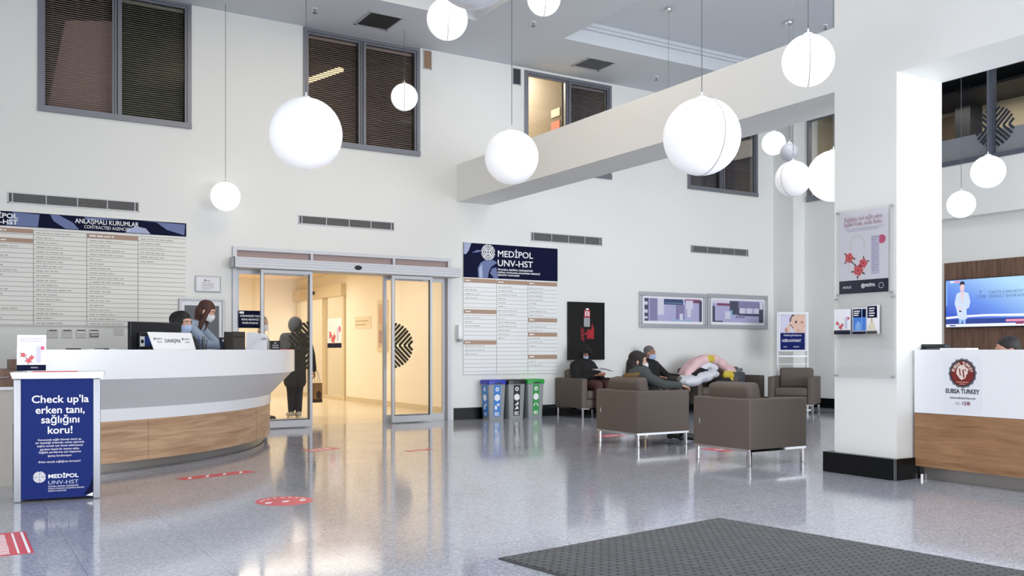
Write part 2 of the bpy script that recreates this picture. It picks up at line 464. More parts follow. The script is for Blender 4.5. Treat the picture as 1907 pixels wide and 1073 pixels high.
CORR = mat('corridor_paint', rgb(246, 238, 218), 0.6)
mb = MB(0)
mb.box(2.4, 2.5, 13.46, 23.2, 0, 2.9); mb.box(2.4, 9.2, 23.0, 23.2, 0, 2.9)
mb.box(7.6, 7.75, 13.46, 19.6, 0, 2.9)
mb.box(7.6, 7.75, 19.6, 23.0, 2.62, 2.9); mb.box(9.1, 9.2, 19.0, 23.0, 0, 2.9); mb.box(7.75, 9.2, 19.5, 19.6, 0, 2.9)
struct(mb.build('wall_corridor', CORR))
mb = MB(0); mb.box(2.4, 9.2, 13.46, 23.2, 2.9, 3.0)
struct(mb.build('ceiling_corridor', mat('corridor_ceiling', rgb(240, 216, 190), 0.7)))
mb = MB(0); mb.box(7.585, 7.6, 13.5, 19.6, 0, .1)
struct(mb.build('baseboard_corridor', mat('corridor_skirting', rgb(214, 198, 165), .4)))

# gallery behind the upper right glazing
GALW = mat('gallery_paint', rgb(196, 184, 158), 0.7); GALD = mat('gallery_dark', rgb(46, 50, 58), 0.5); GALB = mat('gallery_brown_door', rgb(110, 96, 82), .5)
mb = MB(0)
mb.box(17.4, 17.5, -2.0, 12.9, 3.9, 6.4); mb.box(XRW + .25, 17.5, -2.0, 12.9, 3.85, 3.95, 1); mb.box(XRW + .25, 17.5, -2.0, 12.9, 6.3, 6.4, 1)
mb.box(XRW + .25, 17.5, 12.8, 12.9, 3.9, 6.4)
for y in (10.9, 8.95, 7.2): mb.box(17.0, 17.4, y - .16, y + .16, 3.9, 6.3, 1)
mb.box(17.33, 17.4, 11.2, 12.8, 3.95, 5.85, 2); mb.box(17.30, 17.4, 12.15, 12.3, 3.95, 5.75, 0)
mb.box(16.2, 17.4, -2, 12.8, 5.95, 6.0, 1)
struct(mb.build('wall_gallery', [GALW, GALD, GALB]))
area('gallery_lamp', (16.2, 10.0, 5.9), (0, 0, 0), 1.4, 3.0, 36, (1.0, 0.93, 0.8))

# ------------------------------------------------------------------ windows
BLINDS = {k: mat(k, c, .6) for k, c in dict(blind_umber=rgb(152, 136, 130), blind_olive=rgb(118, 118, 104), blind_brown=rgb(142, 126, 118), blind_grey=rgb(116, 110, 116)).items()}
def window(n, x0, x1, z0, z1, split, blinds, drop=(0, 0)):
    fr = MB(); w = .055; y0, y1 = YW - .02, YW + .07
    fr.box(x0, x0 + w, y0, y1, z0, z1); fr.box(x1 - w, x1, y0, y1, z0, z1)
    fr.box(x0, x1, y0 - .015, y1, z0, z0 + w + .02); fr.box(x0, x1, y0, y1, z1 - w, z1)
    fr.box(split - .03, split + .03, y0, y1, z0, z1)
    fr.box(split - .006, split + .006, y0 - .006, y0, z0 + w, z1 - w, 1)
    root = struct(fr.build('window_%d' % n, [ALU_D, BLACK]))
    for k, (a, b) in enumerate(((x0 + w, split - .03), (split + .03, x1 - w))):
        s = MB(); t = .03
        s.box(a, a + t, YW, YW + .05, z0 + w, z1 - w); s.box(b - t, b, YW, YW + .05, z0 + w, z1 - w)
        s.box(a, b, YW, YW + .05, z0 + w, z0 + w + t); s.box(a, b, YW, YW + .05, z1 - w - t, z1 - w)
        s.build('sash', ALU_D, root)
        g = MB(); g.box(a + t, b - t, YW + .02, YW + .028, z0 + w + t, z1 - w - t); g.build('pane', GLASS, root)
        if blinds[k]:
            bl = MB(); z = z0 + w + .03 + drop[k]; dy, dz = .011, .010
            while z < z1 - w - .06:
                bl.grid([[(a + .03, YW + .12 - dy, z - dz), (b - .03, YW + .12 - dy, z - dz)], [(a + .03, YW + .12, z + .004), (b - .03, YW + .12, z + .004)], [(a + .03, YW + .12 + dy, z + dz), (b - .03, YW + .12 + dy, z + dz)]])
                z += .0285
            bl.box(a + .03, b - .03, YW + .10, YW + .14, z1 - w - .06, z1 - w - .02)
            for q in (.15, .5, .85): bl.box(a + (b - a) * q - .001, a + (b - a) * q + .001, YW + .119, YW + .121, z0 + w + .03 + drop[k], z1 - w - .05)
            bl.build('blind', BLINDS[blinds[k]], root)
    return root
wroot = window(1, *WINS[0], at_y(218, 120, YW).x, ('blind_umber', 'blind_olive'))
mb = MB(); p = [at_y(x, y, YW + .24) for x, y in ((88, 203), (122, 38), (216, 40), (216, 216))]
mb.prism(p, (0, .02, 0)); mb.build('light_patch_sheet', mat('rosy_light_patch', rgb(190, 160, 150), .8), wroot)  # rosy sheet cut to the outline of the lit patch, in place of light
window(2, *WINS[1], at_y(675, 170, YW).x, ('blind_brown', 'blind_brown'), (0.0, 0))
window(3, *WINS[2], at_y(1058, 190, YW).x, (None, 'blind_grey'))
window(4, *WINS[3], at_y(1346, 330, YW).x, ('blind_grey', 'blind_grey'))
# window in the right wall beside the corner column
mb = MB(); w = .055; X0, X1 = XRW - .02, XRW + .07; y0, y1, z0, z1 = W5
mb.box(X0, X1, y0, y0 + w, z0, z1); mb.box(X0, X1, y1 - w, y1, z0, z1); mb.box(X0 - .02, X1, y0, y1, z0 - .06, z0 + w); mb.box(X0, X1, y0, y1, z1 - w, z1)
mb.box(X0, X1, 11.75, 11.81, z0, z1)
r5 = struct(mb.build('window_5', ALU_D))
mb = MB(); mb.box(XRW + .02, XRW + .028, y0 + w, y1 - w, z0 + w, z1 - w); mb.build('pane', GLASS, r5)
# gallery glazing
mb = MB(); y0, y1, z0, z1 = GAL
mb.box(X0, X1, y0, y1, z0 - .03, z0 + .05); mb.box(X0, X1, y0, y1, z1 - .06, z1)
yy = 8.89
for k in range(-1, 7):
    y = yy + 1.42 - 1.42 * (k + 1)
    mb.box(X0, X1 + .05, y - .045, y + .045, z0, z1)
r6 = struct(mb.build('window_6', mat('gallery_frame', rgb(92, 98, 112), .4, .4)))
mb = MB(); mb.box(XRW + .03, XRW + .038, y0, y1, z0 + .05, z1 - .06); mb.build('pane', GLASS, r6)
mb = MB(); mb.box(XRW + .10, XRW + .11, y0, y1, z0 + .02, 4.75); mb.build('frosted_band', mat('frosted_film', rgb(150, 155, 162), .5, alpha=.82), r6)
mb = MB(); emblem(mb, (XRW + .095, 8.86, 4.80), (0, -1, 0), ZU, .33); mb.build('emblem', mat('emblem_film', rgb(34, 42, 54), .5), r6)
mb = MB(); mb.box(XRW + 1.4, XRW + 1.42, 10.3, 10.62, 4.88, 5.0); tag(mb.build('door_sign', PAPER), 'small white sign seen through the gallery glazing above the wall television', 'sign')

# ------------------------------------------------------------------ automatic sliding door
mb = MB(); ya, yb = YW - .03, YW + .16
mb.box(DOOR_X0, DOOR_X0 + .06, ya, yb, 0, DOOR_Z); mb.box(DOOR_X1 - .06, DOOR_X1, ya, yb, 0, DOOR_Z)
mb.box(DOOR_X0, DOOR_X1, ya, yb, DOOR_Z - .05, DOOR_Z); mb.box(DOOR_X0, DOOR_X1, ya, yb, 2.28, 2.34)
for x in (4.60, 5.92): mb.box(x - .02, x + .02, ya, yb, 2.34, DOOR_Z)
door = struct(mb.build('door_1', ALU_L))
mb = MB()
for a, b in ((DOOR_X0 + .06, 4.58), (4.62, 5.90), (5.94, DOOR_X1 - .06)): mb.box(a, b, YW + .02, YW + .04, 2.34, DOOR_Z - .05)
mb.build('transom_panel', mat('rosy_transom', rgb(176, 152, 150), .5), door)
mb = MB(); mb.box(3.40, 6.97, 13.00, YW - .031, 2.285, 2.435, 0, .006); mb.box(3.40, 3.412, 12.995, YW - .031, 2.285, 2.435, 1)
for z in (2.33, 2.37, 2.405): mb.box(3.42, 6.97, 12.997, 13.0, z - .0015, z + .0015, 2)
mb.build('operator_header', [ALU_L, BLACK, ALU_D], door)
mb = MB(); mb.ball((5.235, 12.997, 2.36), (.058, .022, .034)); mb.build('motion_sensor', BLACK, door, smooth=True)
def fixed(x0, x1):
    mb = MB(); w = .05; a, b = YW + .05, YW + .10
    mb.box(x0, x0 + w, a, b, 0, 2.28); mb.box(x1 - w, x1, a, b, 0, 2.28); mb.box(x0, x1, a, b, 0, .12); mb.box(x0, x1, a, b, 2.22, 2.28)
    f = mb.build('fixed_panel', ALU_L, door)
    g = MB(); g.box(x0 + w, x1 - w, YW + .07, YW + .078, .12, 2.22); g.build('pane', GLASS, f)
fixed(DOOR_X0 + .06, 4.62); fixed(5.78, DOOR_X1 - .06)
EMB = mat('door_emblem_film', rgb(66, 62, 50), .7, spec=.1)
def leaf(x0, x1, right):
    mb = MB(); w = .042; a, b = 13.09, 13.14
    mb.box(x0, x0 + w, a, b, .015, 2.28); mb.box(x1 - w, x1, a, b, .015, 2.28); mb.box(x0, x1, a, b, .015, .115); mb.box(x0, x1, a, b, 2.23, 2.28)
    mb.box(x0 + w, x0 + w + .008, a + .005, b - .005, .115, 2.23, 1); mb.box(x1 - w - .008, x1 - w, a + .005, b - .005, .115, 2.23, 1); mb.box(x0 + w, x1 - w, a + .005, b - .005, .115, .125, 1)
    f = mb.build('sliding_leaf', [ALU_L, BLACK], door)
    g = MB(); g.box(x0 + w, x1 - w, 13.112, 13.12, .12, 2.23); p = g.build('pane', GLASS, f)
    e = MB(); c = Vector((x0 + .01 if right else x1 - .01, 13.106, 1.20)); R = .335
    for d, sgs in (((0, (1, -1)), (1, (-1,)), (3, (1,))) if right else ((2, (1, -1)), (1, (1,)), (3, (-1,)))):
        emblem_arms(e, c, XR, ZU, R, d, sgs)
    e.build('emblem', EMB, f)
def emblem_arms(mb, c, right, up, r, d, sgs, ks=(.1, .34, .58, .80), w=.12):
    nrm = right.cross(up); ang = d * PI / 2
    for k in ks:
        a = k * r
        for sg in sgs:
            ux, uy = math.cos(PI / 4), sg * math.sin(PI / 4)
            L = (-2 * a * ux + math.sqrt((2 * a * ux) ** 2 - 4 * (a * a - r * r))) / 2; hw = w * r / 2
            nx, ny = -uy * hw, ux * hw
            pts = [(a - nx, -ny)] + [(a + L * ux + hw * (math.cos(t) * ux - math.sin(t) * uy), L * uy + hw * (math.cos(t) * uy + math.sin(t) * ux)) for t in [-PI / 2 + PI * q / 8 for q in range(9)]] + [(a + nx, ny)]
            P = []
            for x, y in pts:
                X = x * math.cos(ang) - y * math.sin(ang); Y = x * math.sin(ang) + y * math.cos(ang)
                P.append(c + right * X + up * Y)
            mb.prism(P, nrm * .002)
leaf(3.80, 4.56, False); leaf(5.825, 6.515, True)
# notice stuck on the left fixed pane
nt_ = thing('door_notice', 'navy notice with white writing stuck on the left fixed pane of the sliding door', 'sign', (at_y(466, 598, 13.28).x, 13.28, 1.57))
mb = MB(); mb.box(-.165, .165, 0, .004, -.125, .125); mb.build('board', NAVY_D, nt_)
mb = MB(); mb.box(-.155, -.09, -.002, 0, .08, .112); mb.build('corner_tab', PRINT_W, nt_)
for k, s in enumerate(('LÜTFEN MASKENİZİ TAKINIZ', 'SOSYAL MESAFENİZİ', 'KORUYUNUZ')):
    text(s, .036, (0, -.001, .035 - .05 * k), XR, ZU, PRINT_W, nt_, bold=.001, width=(.29, .25, .23)[k])

# second automatic door in the corridor's right wall, seen through the opening
mb = MB(); X0, X1 = 7.56, 7.64
for y in (19.66, 20.9, 21.0, 22.9): mb.box(X0, X1, y - .04, y + .04, 0, 2.45)
mb.box(X0, X1, 19.6, 23.0, 0, .08); mb.box(X0 - .08, X1, 19.6, 23.0, 2.35, 2.62)
d2 = struct(mb.build('door_2', mat('beige_door_frame', rgb(216, 200, 168), .4, .2)))
mb = MB(); mb.box(7.60, 7.608, 19.7, 22.9, .08, 2.35); mb.build('pane', GLASS, d2)
mb = MB(); mb.ball((7.47, 21.4, 2.49), (.02, .09, .045)); mb.build('motion_sensor', BLACK, d2, smooth=True)

# ================================================================== PENDANT LAMPS
SHADE = mat('lit_opal_globe', rgb(250, 250, 252), .3, emit=.58, ecol=(1, 1, 1, 1))
SHADE_B = mat('large_opal_globe', rgb(250, 250, 252), .3, emit=0.20, ecol=(.97, .98, 1, 1))
SHADE_OFF = mat('unlit_opal_globe', rgb(188, 191, 198), .25, emit=0.02, ecol=(1, 1, 1, 1))
SEAM = mat('globe_seam', rgb(120, 122, 130), .5)
CORD = mat('pendant_cord', rgb(92, 94, 100), .5)
FIT = mat('white_fitting', rgb(226, 227, 230), .4)
def pendant(px, py, dia_px, D, label, shade, seam=None, xy=None, canopy=True):
    t = D * FPX / dia_px
    c = ray(px, py) * t + Vector((0, 0, CAM_H))
    if xy:
        d = ray(px, py); t = xy[0] * SN + xy[1] * CS; c = d * t + Vector((0, 0, CAM_H))
    r = D / 2
    top = CEILZ
    for h in COF:
        if h[0] < c.x < h[1] and h[2] < c.y < h[3]: top = 6.205
    root = thing('pendant_lamp', label, 'lamp', c, 0, 'opal globe pendants hanging from the ceiling')
    mb = MB(); mb.uvball((0, 0, 0), r); sh = mb.build('globe', shade, root, smooth=True)
    if seam is not None:
        mb = MB(); R = Matrix.Rotation(seam, 3, 'Z'); n = 64
        mb.tube([R @ Vector((0, (r + .0005) * math.cos(2 * PI * k / n), (r + .0005) * math.sin(2 * PI * k / n))) for k in range(n + 1)], .0028, 5)
        mb.build('seam', SEAM, sh)
    mb = MB(); mb.cyl((0, 0, r - .01), (0, 0, r + .015), .05, .03, 20); mb.cyl((0, 0, r + .015), (0, 0, r + .05), .009, .006, 10); mb.build('fitting', FIT, root, smooth=40)
    mb = MB(); mb.cyl((0, 0, r + .04), (0, 0, top - c.z), .0035, n=6); mb.build('cord', CORD, root)
    if canopy:
        mb = MB(); g = []
        for k in range(7):
            a = PI / 2 * k / 6; g.append([(.055 * math.cos(a) * math.cos(2 * PI * q / 20), .055 * math.cos(a) * math.sin(2 * PI * q / 20), top - c.z - .075 * math.sin(a)) for q in range(20)])
        mb.grid(g, closed=True); mb.build('canopy', CHROME, root, smooth=True)
    return root
def dirseam(px, off): return -math.atan2(ray(px, 0).x, ray(px, 0).y) + off
pendant(570, 250, 134, .6, 'large globe lamp in front of the second upper window, above the reception counter', SHADE_B)
pendant(420, 366, 54, .4, 'small lit globe lamp hanging low above the two receptionists', SHADE, canopy=False)
pendant(833, 36, 76, .5, 'lit globe lamp overlapping the larger dim globe at the top of the picture', SHADE, dirseam(833, .06))
pendant(753, 181, 50, .4, 'small lit globe lamp in front of the right pane of the second upper window', SHADE, dirseam(753, .02), canopy=False)
pendant(953, 293, 100, .5, 'large globe lamp covering the far end of the beam', SHADE_B)
pendant(1013, -2, 62, .4, 'lit globe lamp cut by the top edge of the picture, left of the ceiling recess', SHADE, dirseam(1013, .12))
pendant(1307, 255, 143, .6, 'largest globe lamp with a curved seam, in front of the middle of the beam', SHADE_B, dirseam(1307, .62))
pendant(1505, 113, 95, .4, 'lit globe lamp with a vertical seam in front of the beam beside the pillar', SHADE, dirseam(1505, .08))
pendant(1441, 267, 44, .4, 'small lit globe lamp under the beam, just above the unlit globe', SHADE)
pendant(1470, 284, 36, .28, 'small grey unlit globe lamp half hidden behind a lit one under the beam', SHADE_OFF, xy=at_z(1468, 39, 6.205)[:2])
pendant(1477, 333, 66, .5, 'lower left globe of the pair touching behind the pillar, faint seam on its left', SHADE_B, dirseam(1477, -.7))
pendant(1552, 328, 95, .6, 'globe lamp half hidden behind the left edge of the pillar', SHADE)
pendant(1840, 320, 60, .4, 'lit globe lamp below the gallery mullion, above the wall television', SHADE)
pendant(1790, 381, 50, .4, 'lit globe lamp hanging low beside the right edge of the pillar, above the television', SHADE)
pendant(882, -65, 158, .6, 'large dim globe lamp mostly above the top edge of the picture', SHADE_OFF)
pendant(1245, 212, 50, .4, 'globe lamp hidden behind the beam on a long cord with chrome canopy', SHADE, xy=at_z(1245, 15, 6.205)[:2])

# ------------------------------------------------------------------ ceiling and wall ventilation
GRILLE = mat('dark_grille', rgb(150, 150, 148), .5); GRILLE_B = mat('vent_back', rgb(92, 92, 92), .8)
def ceiling_vent(pts, label, m):
    P = [at_z(x, y, CEILZ) for x, y in pts]; c = sum(P, Vector()) / 4
    hx = (max(p.x for p in P) - min(p.x for p in P)) / 2 * .94; hy = (max(p.y for p in P) - min(p.y for p in P)) / 2 * .94
    t = thing('ceiling_vent', label, 'vent', (c.x, c.y, CEILZ - .001), 0)
    mb = MB(); w = .035
    mb.box(-hx, hx, -hy, -hy + w, -.014, 0); mb.box(-hx, hx, hy - w, hy, -.014, 0); mb.box(-hx, -hx + w, -hy, hy, -.014, 0); mb.box(hx - w, hx, -hy, hy, -.014, 0)
    mb.build('frame', ALU_L, t)
    mb = MB(); mb.box(-hx + w, hx - w, -hy + w, hy - w, -.004, 0, 1)
    y = -hy + w + .02
    while y < hy - w: mb.obox((0, y, -.009), (2 * (hx - w), .022, .002), Matrix.Rotation(.5, 3, 'X')); y += .027
    mb.build('grille', [m, GRILLE_B], t)
ceiling_vent(((700, 20), (750, 38), (710, 55), (662, 40)), 'square dark ceiling vent above the second upper window', mat('dark_vent_slat', rgb(84, 82, 80), .5))
ceiling_vent(((1100, 105), (1150, 117), (1113, 132), (1063, 120)), 'square grey ceiling vent above the third upper window', mat('grey_vent_slat', rgb(150, 152, 156), .5))
def wall_vent(x0, x1, z0, z1, label, nv, fr=ALU_L, back=GRILLE_B, sl=GRILLE, group='long air vents in the back wall', pitch=.021):
    t = thing('wall_vent', label, 'vent', ((x0 + x1) / 2, YW, (z0 + z1) / 2), 0, group)
    hx, hz = (x1 - x0) / 2, (z1 - z0) / 2; w = .014
    mb = MB(); mb.box(-hx, hx, -.012, 0, hz - w, hz); mb.box(-hx, hx, -.012, 0, -hz, -hz + w); mb.box(-hx, -hx + w, -.012, 0, -hz, hz); mb.box(hx - w, hx, -.012, 0, -hz, hz)
    mb.build('frame', fr, t)
    mb = MB(); mb.box(-hx + w, hx - w, -.002, 0, -hz + w, hz - w, 1)
    z = -hz + w + .008
    while z < hz - w: mb.obox((0, -.006, z), (2 * (hx - w), .010, .002), Matrix.Rotation(-.5, 3, 'X')); z += pitch
    for q in nv: x = -hx + 2 * hx * q; mb.box(x - .006, x + .006, -.012, -.002, -hz + w, hz - w, 2)
    mb.build('grille', [sl, back, fr], t)
NV = (.035, .28, .515, .745, .965)
wall_vent(.64, 2.20, 2.985, 3.125, 'long air vent above the contracted agencies board', NV)
wall_vent(4.40, 5.935, 2.985, 3.12, 'long air vent above the sliding door', NV)
wall_vent(8.455, 9.965, 2.985, 3.14, 'long air vent between the hospital directory and the far end of the beam', NV)
wall_vent(12.06, 13.58, 2.985, 3.13, 'long air vent above the two framed pictures', NV)
wall_vent(6.43, 6.585, 5.59, 5.895, 'small upright vent with tan grille beside the second upper window', (), ALU_L, mat('tan_vent_back', rgb(150, 120, 96), .6), mat('tan_vent_slat', rgb(190, 160, 130), .6), None, .045)
wall_vent(8.09, 8.26, 5.59, 5.875, 'small upright dark vent beside the third upper window', (), ALU_L, mat('slate_vent_back', rgb(52, 60, 66), .6), mat('slate_vent_slat', rgb(72, 80, 86), .6), None, .045)
for (x, y), lb in (((586, 16), 'small sprinkler head on the ceiling between the first and second upper windows'), ((1222, 143), 'small sprinkler head on the ceiling above the beam, right of the third upper window'), ((1537, 47), 'small sprinkler head on the ceiling close to the pillar'), ((993, 41), 'small sprinkler head on the ceiling between the two ceiling recesses')):
    p = at_z(x, y, 6.205 if x == 1537 else CEILZ); t = thing('sprinkler', lb, 'sprinkler', p, 0, 'sprinkler heads on the ceiling')
    mb = MB(); mb.cyl((0, 0, -.012), (0, 0, .002), .045, .045, 20); mb.build('rose', FIT, t, smooth=40)
    mb = MB(); mb.cyl((0, 0, -.06), (0, 0, -.012), .008, .012, 10); mb.cyl((0, 0, -.066), (0, 0, -.06), .03, .03, 12); mb.build('head', ALU_D, t, smooth=40)
# glowing strip built behind the second upper window for a light reflected there
mb = MB(); a, b = Vector((4.95, 16.4, 5.73)), Vector((5.50, 14.4, 5.73)); d = (b - a)
mb.obox((a + b) / 2, (d.length, .10, .05), Matrix.Rotation(math.atan2(d.y, d.x), 3, 'Z'))
tag(mb.build('reflected_light_strip', mat('warm_light_reflection', rgb(255, 214, 150), .5, emit=1.6, ecol=(1, .74, .42, 1))), 'slanting yellow glowing strip in place of a light reflected in the second upper window', 'lamp')

# ================================================================== WALL BOARDS
BOARD = mat('board_panel', rgb(232, 231, 226), .35); BRONZE = mat('bronze_strip', rgb(172, 142, 120), .45); RULE = mat('board_rule', rgb(150, 148, 142), .6)
SWOOSH = mat('blue_swoosh', rgb(96, 112, 160), .4); SWOOSH_L = mat('pale_swoosh', rgb(168, 178, 212), .4); FAINT = mat('faint_print', rgb(176, 174, 170), .6)
def wl(px, py, c):            # pixel on the back wall -> local coordinates of a wall-mounted thing
    p = at_y(px, py, YW - .02); return Vector((p.x - c[0], 0, p.z - c[2]))
def dashes(mb, x0, x1, z, y, h, rnd, frac=.8, mi=0, gap=.012):
    x = x0; end = x0 + (x1 - x0) * frac
    while x < end:
        w = rnd.uniform(.03, .11); mb.box(x, min(x + w, end), y - .0008, y, z, z + h * rnd.uniform(.8, 1.1), mi); x += w + gap
# contracted agencies board, left
rnd = random.Random(3)
bx0, bx1, bz0, bz1 = -.62, 2.813, 1.439, 2.885
c = (1.1, YW - .002, 2.16)
t = thing('directory_board', 'wide board of contracted agencies with navy header strip behind the reception desk', 'board', c)
pm = MB(); pm.box(bx0 - c[0], bx1 - c[0], -.022, 0, bz0 - c[2], bz1 - c[2])
mb = MB(); X0, X1, Z0, Z1 = bx0 - c[0] + .01, bx1 - c[0] - .006, 2.692 - c[2], 2.876 - c[2]; mb.box(X0, X1, -.026, -.022, Z0, Z1); hd = mb.build('header', NAVY_D, t)
mb = MB(); L = lambda x, z: (x - c[0], -.0262, z - c[2])
for pts, mi in ((((.62, 2.70), (.98, 2.70), (1.00, 2.86), (.70, 2.87)), 0), (((-.3, 2.70), (.30, 2.70), (.42, 2.86), (-.2, 2.87)), 0), (((1.12, 2.87), (1.22, 2.87), (1.38, 2.79), (1.46, 2.70), (1.30, 2.70), (1.16, 2.79)), 0), (((2.02, 2.70), (2.06, 2.75), (2.16, 2.79), (2.28, 2.77), (2.34, 2.70)), 1), (((2.22, 2.87), (2.42, 2.86), (2.55, 2.77), (2.78, 2.71), (2.79, 2.86)), 0), (((1.55, 2.83), (1.9, 2.86), (2.0, 2.87), (1.52, 2.87)), 0)):
    mb.prism([L(x, z) for x, z in pts], (0, -.0006, 0), mi)
mb.build('artwork', [SWOOSH, SWOOSH_L], hd)
text('ANLAŞMALI KURUMLAR', .085, (1.80 - c[0], -.0275, 2.785 - c[2]), XR, ZU, PRINT_W, t, width=.78, bold=.001)
text('CONTRACTED AGENCIES', .06, (1.80 - c[0], -.0275, 2.722 - c[2]), XR, ZU, PRINT_W, t, width=.56)
text('MEDİPOL', .085, (.755 - c[0], -.0275, 2.79 - c[2]), XR, ZU, PRINT_W, t, width=.42, align='RIGHT', bold=.002)
text('UNV-HST', .08, (.755 - c[0], -.0275, 2.715 - c[2]), XR, ZU, PRINT_W, t, width=.40, align='RIGHT', bold=.002)
cols = [-.60, .30, .93, 1.552, 2.182, 2.80]
for x in cols[1:-1]: pm.box(x - c[0] - .004, x - c[0] + .004, -.0232, -.022, bz0 - c[2] + .01, 2.66 - c[2], 1)
nrow = 20
for k in range(nrow + 1):
    z = 1.45 + k * .0605
    for a, b in zip(cols[:-1], cols[1:]): pm.box(a - c[0] + .004, b - c[0] - .004, -.0234, -.022, z - c[2] - .0035, z - c[2] + .0025, 1)
for a, b, z in ((.30, .93, 2.612), (.30, .93, 2.49), (1.552, 2.182, 2.60)):
    mb = MB(); mb.box(a - c[0] + .004, b - c[0] - .004, -.025, -.022, z - c[2], z + .055 - c[2])
    dashes(mb, a - c[0] + .03, a - c[0] + .36, z - c[2] + .018, -.0255, .02, rnd, .9, 1); mb.build('heading_strip', [BRONZE, PRINT_W], t)
for ci, (a, b) in enumerate(zip(cols[:-1], cols[1:])):
    for k in range(nrow):
        if ci == 4 and k < 14: continue
        z = 1.45 + k * .0605 + .018
        if (ci == 1 and k >= 17) or (ci == 3 and k == 19): continue
        dashes(pm, a - c[0] + .03, b - c[0] - .03, z - c[2], -.0225, .014, rnd, rnd.choice((.3, .35, .45, .55, .75)), 2)
pm.build('panel', [BOARD, RULE, FAINT], t)

# hospital directory, centre
bx0, bx1, bz0, bz1 = 7.148, 8.985, .735, 2.888
c = ((bx0 + bx1) / 2, YW - .002, 1.8)
t = thing('directory_board', 'tall hospital directory with navy logo header hung above the recycling bins', 'board', c)
pm = MB(); pm.box(bx0 - c[0], bx1 - c[0], -.022, 0, bz0 - c[2], bz1 - c[2])
mb = MB(); mb.box(bx0 - c[0] - .004, bx1 - c[0] + .004, -.028, -.022, 2.315 - c[2], 2.878 - c[2]); hd = mb.build('header', NAVY_D, t)
mb = MB(); L = lambda x, z: (x - c[0], -.0282, z - c[2])
for pts, mi in ((((7.15, 2.875), (7.29, 2.875), (7.24, 2.75), (7.19, 2.69), (7.15, 2.69)), 1), (((7.42, 2.32), (7.41, 2.47), (7.46, 2.56), (7.55, 2.61), (7.70, 2.62), (7.78, 2.58), (7.66, 2.50), (7.62, 2.42), (7.60, 2.32)), 0), (((7.44, 2.32), (7.43, 2.46), (7.49, 2.55), (7.50, 2.32)), 1), (((7.72, 2.32), (7.64, 2.40), (7.68, 2.48), (7.76, 2.50), (7.80, 2.32)), 0), (((7.30, 2.72), (7.40, 2.77), (7.52, 2.76), (7.40, 2.73)), 0)):
    mb.prism([L(x, z) for x, z in pts], (0, -.0006 - .0004 * mi, 0), mi)
mb.build('artwork', [SWOOSH, SWOOSH_L], hd)
mb = MB(); ec = at_y(909, 470, YW - .03); emblem(mb, (ec.x - c[0], -.0295, ec.z - c[2]), XR, ZU, .133, w=.125); mb.build('emblem', PRINT_W, t)
def wtext(s, px0, px1, py, size, bold=.0, y=-.0295, m=PRINT_W):
    a, b = at_y(px0, py, YW - .03), at_y(px1, py, YW - .03)
    return text(s, size, ((a.x + b.x) / 2 - c[0], y, (a.z + b.z) / 2 - c[2]), XR, ZU, m, t, width=b.x - a.x, bold=bold)
wtext('MEDİPOL', 926.5, 992, 480, .146, .002); wtext('UNV-HST', 926.5, 992, 497, .146, .002)
wtext('İSTANBUL MEDİPOL ÜNİVERSİTESİ', 927, 992, 505, .036, .001); wtext('SAĞLIK UYGULAMA ARAŞTIRMA MERKEZİ', 927, 1005.5, 510.5, .036, .001); wtext('SEFAKÖY HASTANESİ', 927, 967, 514.5, .036, .001)
cols = [bx0, 7.77, 8.385, bx1]
for x in cols[1:-1]: pm.box(x - c[0] - .004, x - c[0] + .004, -.0232, -.022, bz0 - c[2] + .01, 2.27 - c[2], 1)
rows = [2.155 - .0655 * k for k in range(22)]
for a, b in zip(cols[:-1], cols[1:]):
    for z in rows: pm.box(a - c[0] + .006, b - c[0] - .006, -.0234, -.022, z - c[2] - .003, z - c[2] + .002, 1)
strips = [(0, 271), (0, 437), (0, 603), (1, 280), (2, 288), (2, 483), (2, 561), (2, 680)]
busy = []
for ci, v in strips:
    a, b = cols[ci], cols[ci + 1]; px = (893, 952, 1009)[ci]; z = at_y(px, 430 + v / 2.9, YW).z
    mb = MB(); mb.box(a - c[0] + .004, b - c[0] - .004, -.025, -.022, z - c[2] - .034, z - c[2] + .034); busy.append((ci, z))
    dashes(mb, a - c[0] + .03, a - c[0] + .13, z - c[2] - .01, -.0255, .022, rnd, 1, 1); mb.build('heading_strip', [BRONZE, PRINT_W], t)
fill = {0: [1, 2, 3, 8, 9, 10, 15, 16, 17], 1: [0, 1, 2, 3, 4, 5, 6, 7, 8, 9, 10, 11, 12, 13], 2: [0, 1, 2, 3, 4, 5, 6, 7, 9, 10, 11, 13, 14, 15, 18, 19, 20]}
for ci, ks in fill.items():
    for k in ks:
        z = rows[k] + .018
        if any(q == ci and abs(z - s) < .05 for q, s in busy): continue
        dashes(pm, cols[ci] - c[0] + .03, cols[ci + 1] - c[0] - .03, z - c[2], -.0225, .013, rnd, rnd.choice((.25, .4, .5, .65)), 2)
pm.build('panel', [mat('directory_panel', rgb(236, 238, 238), .35), RULE, FAINT], t)

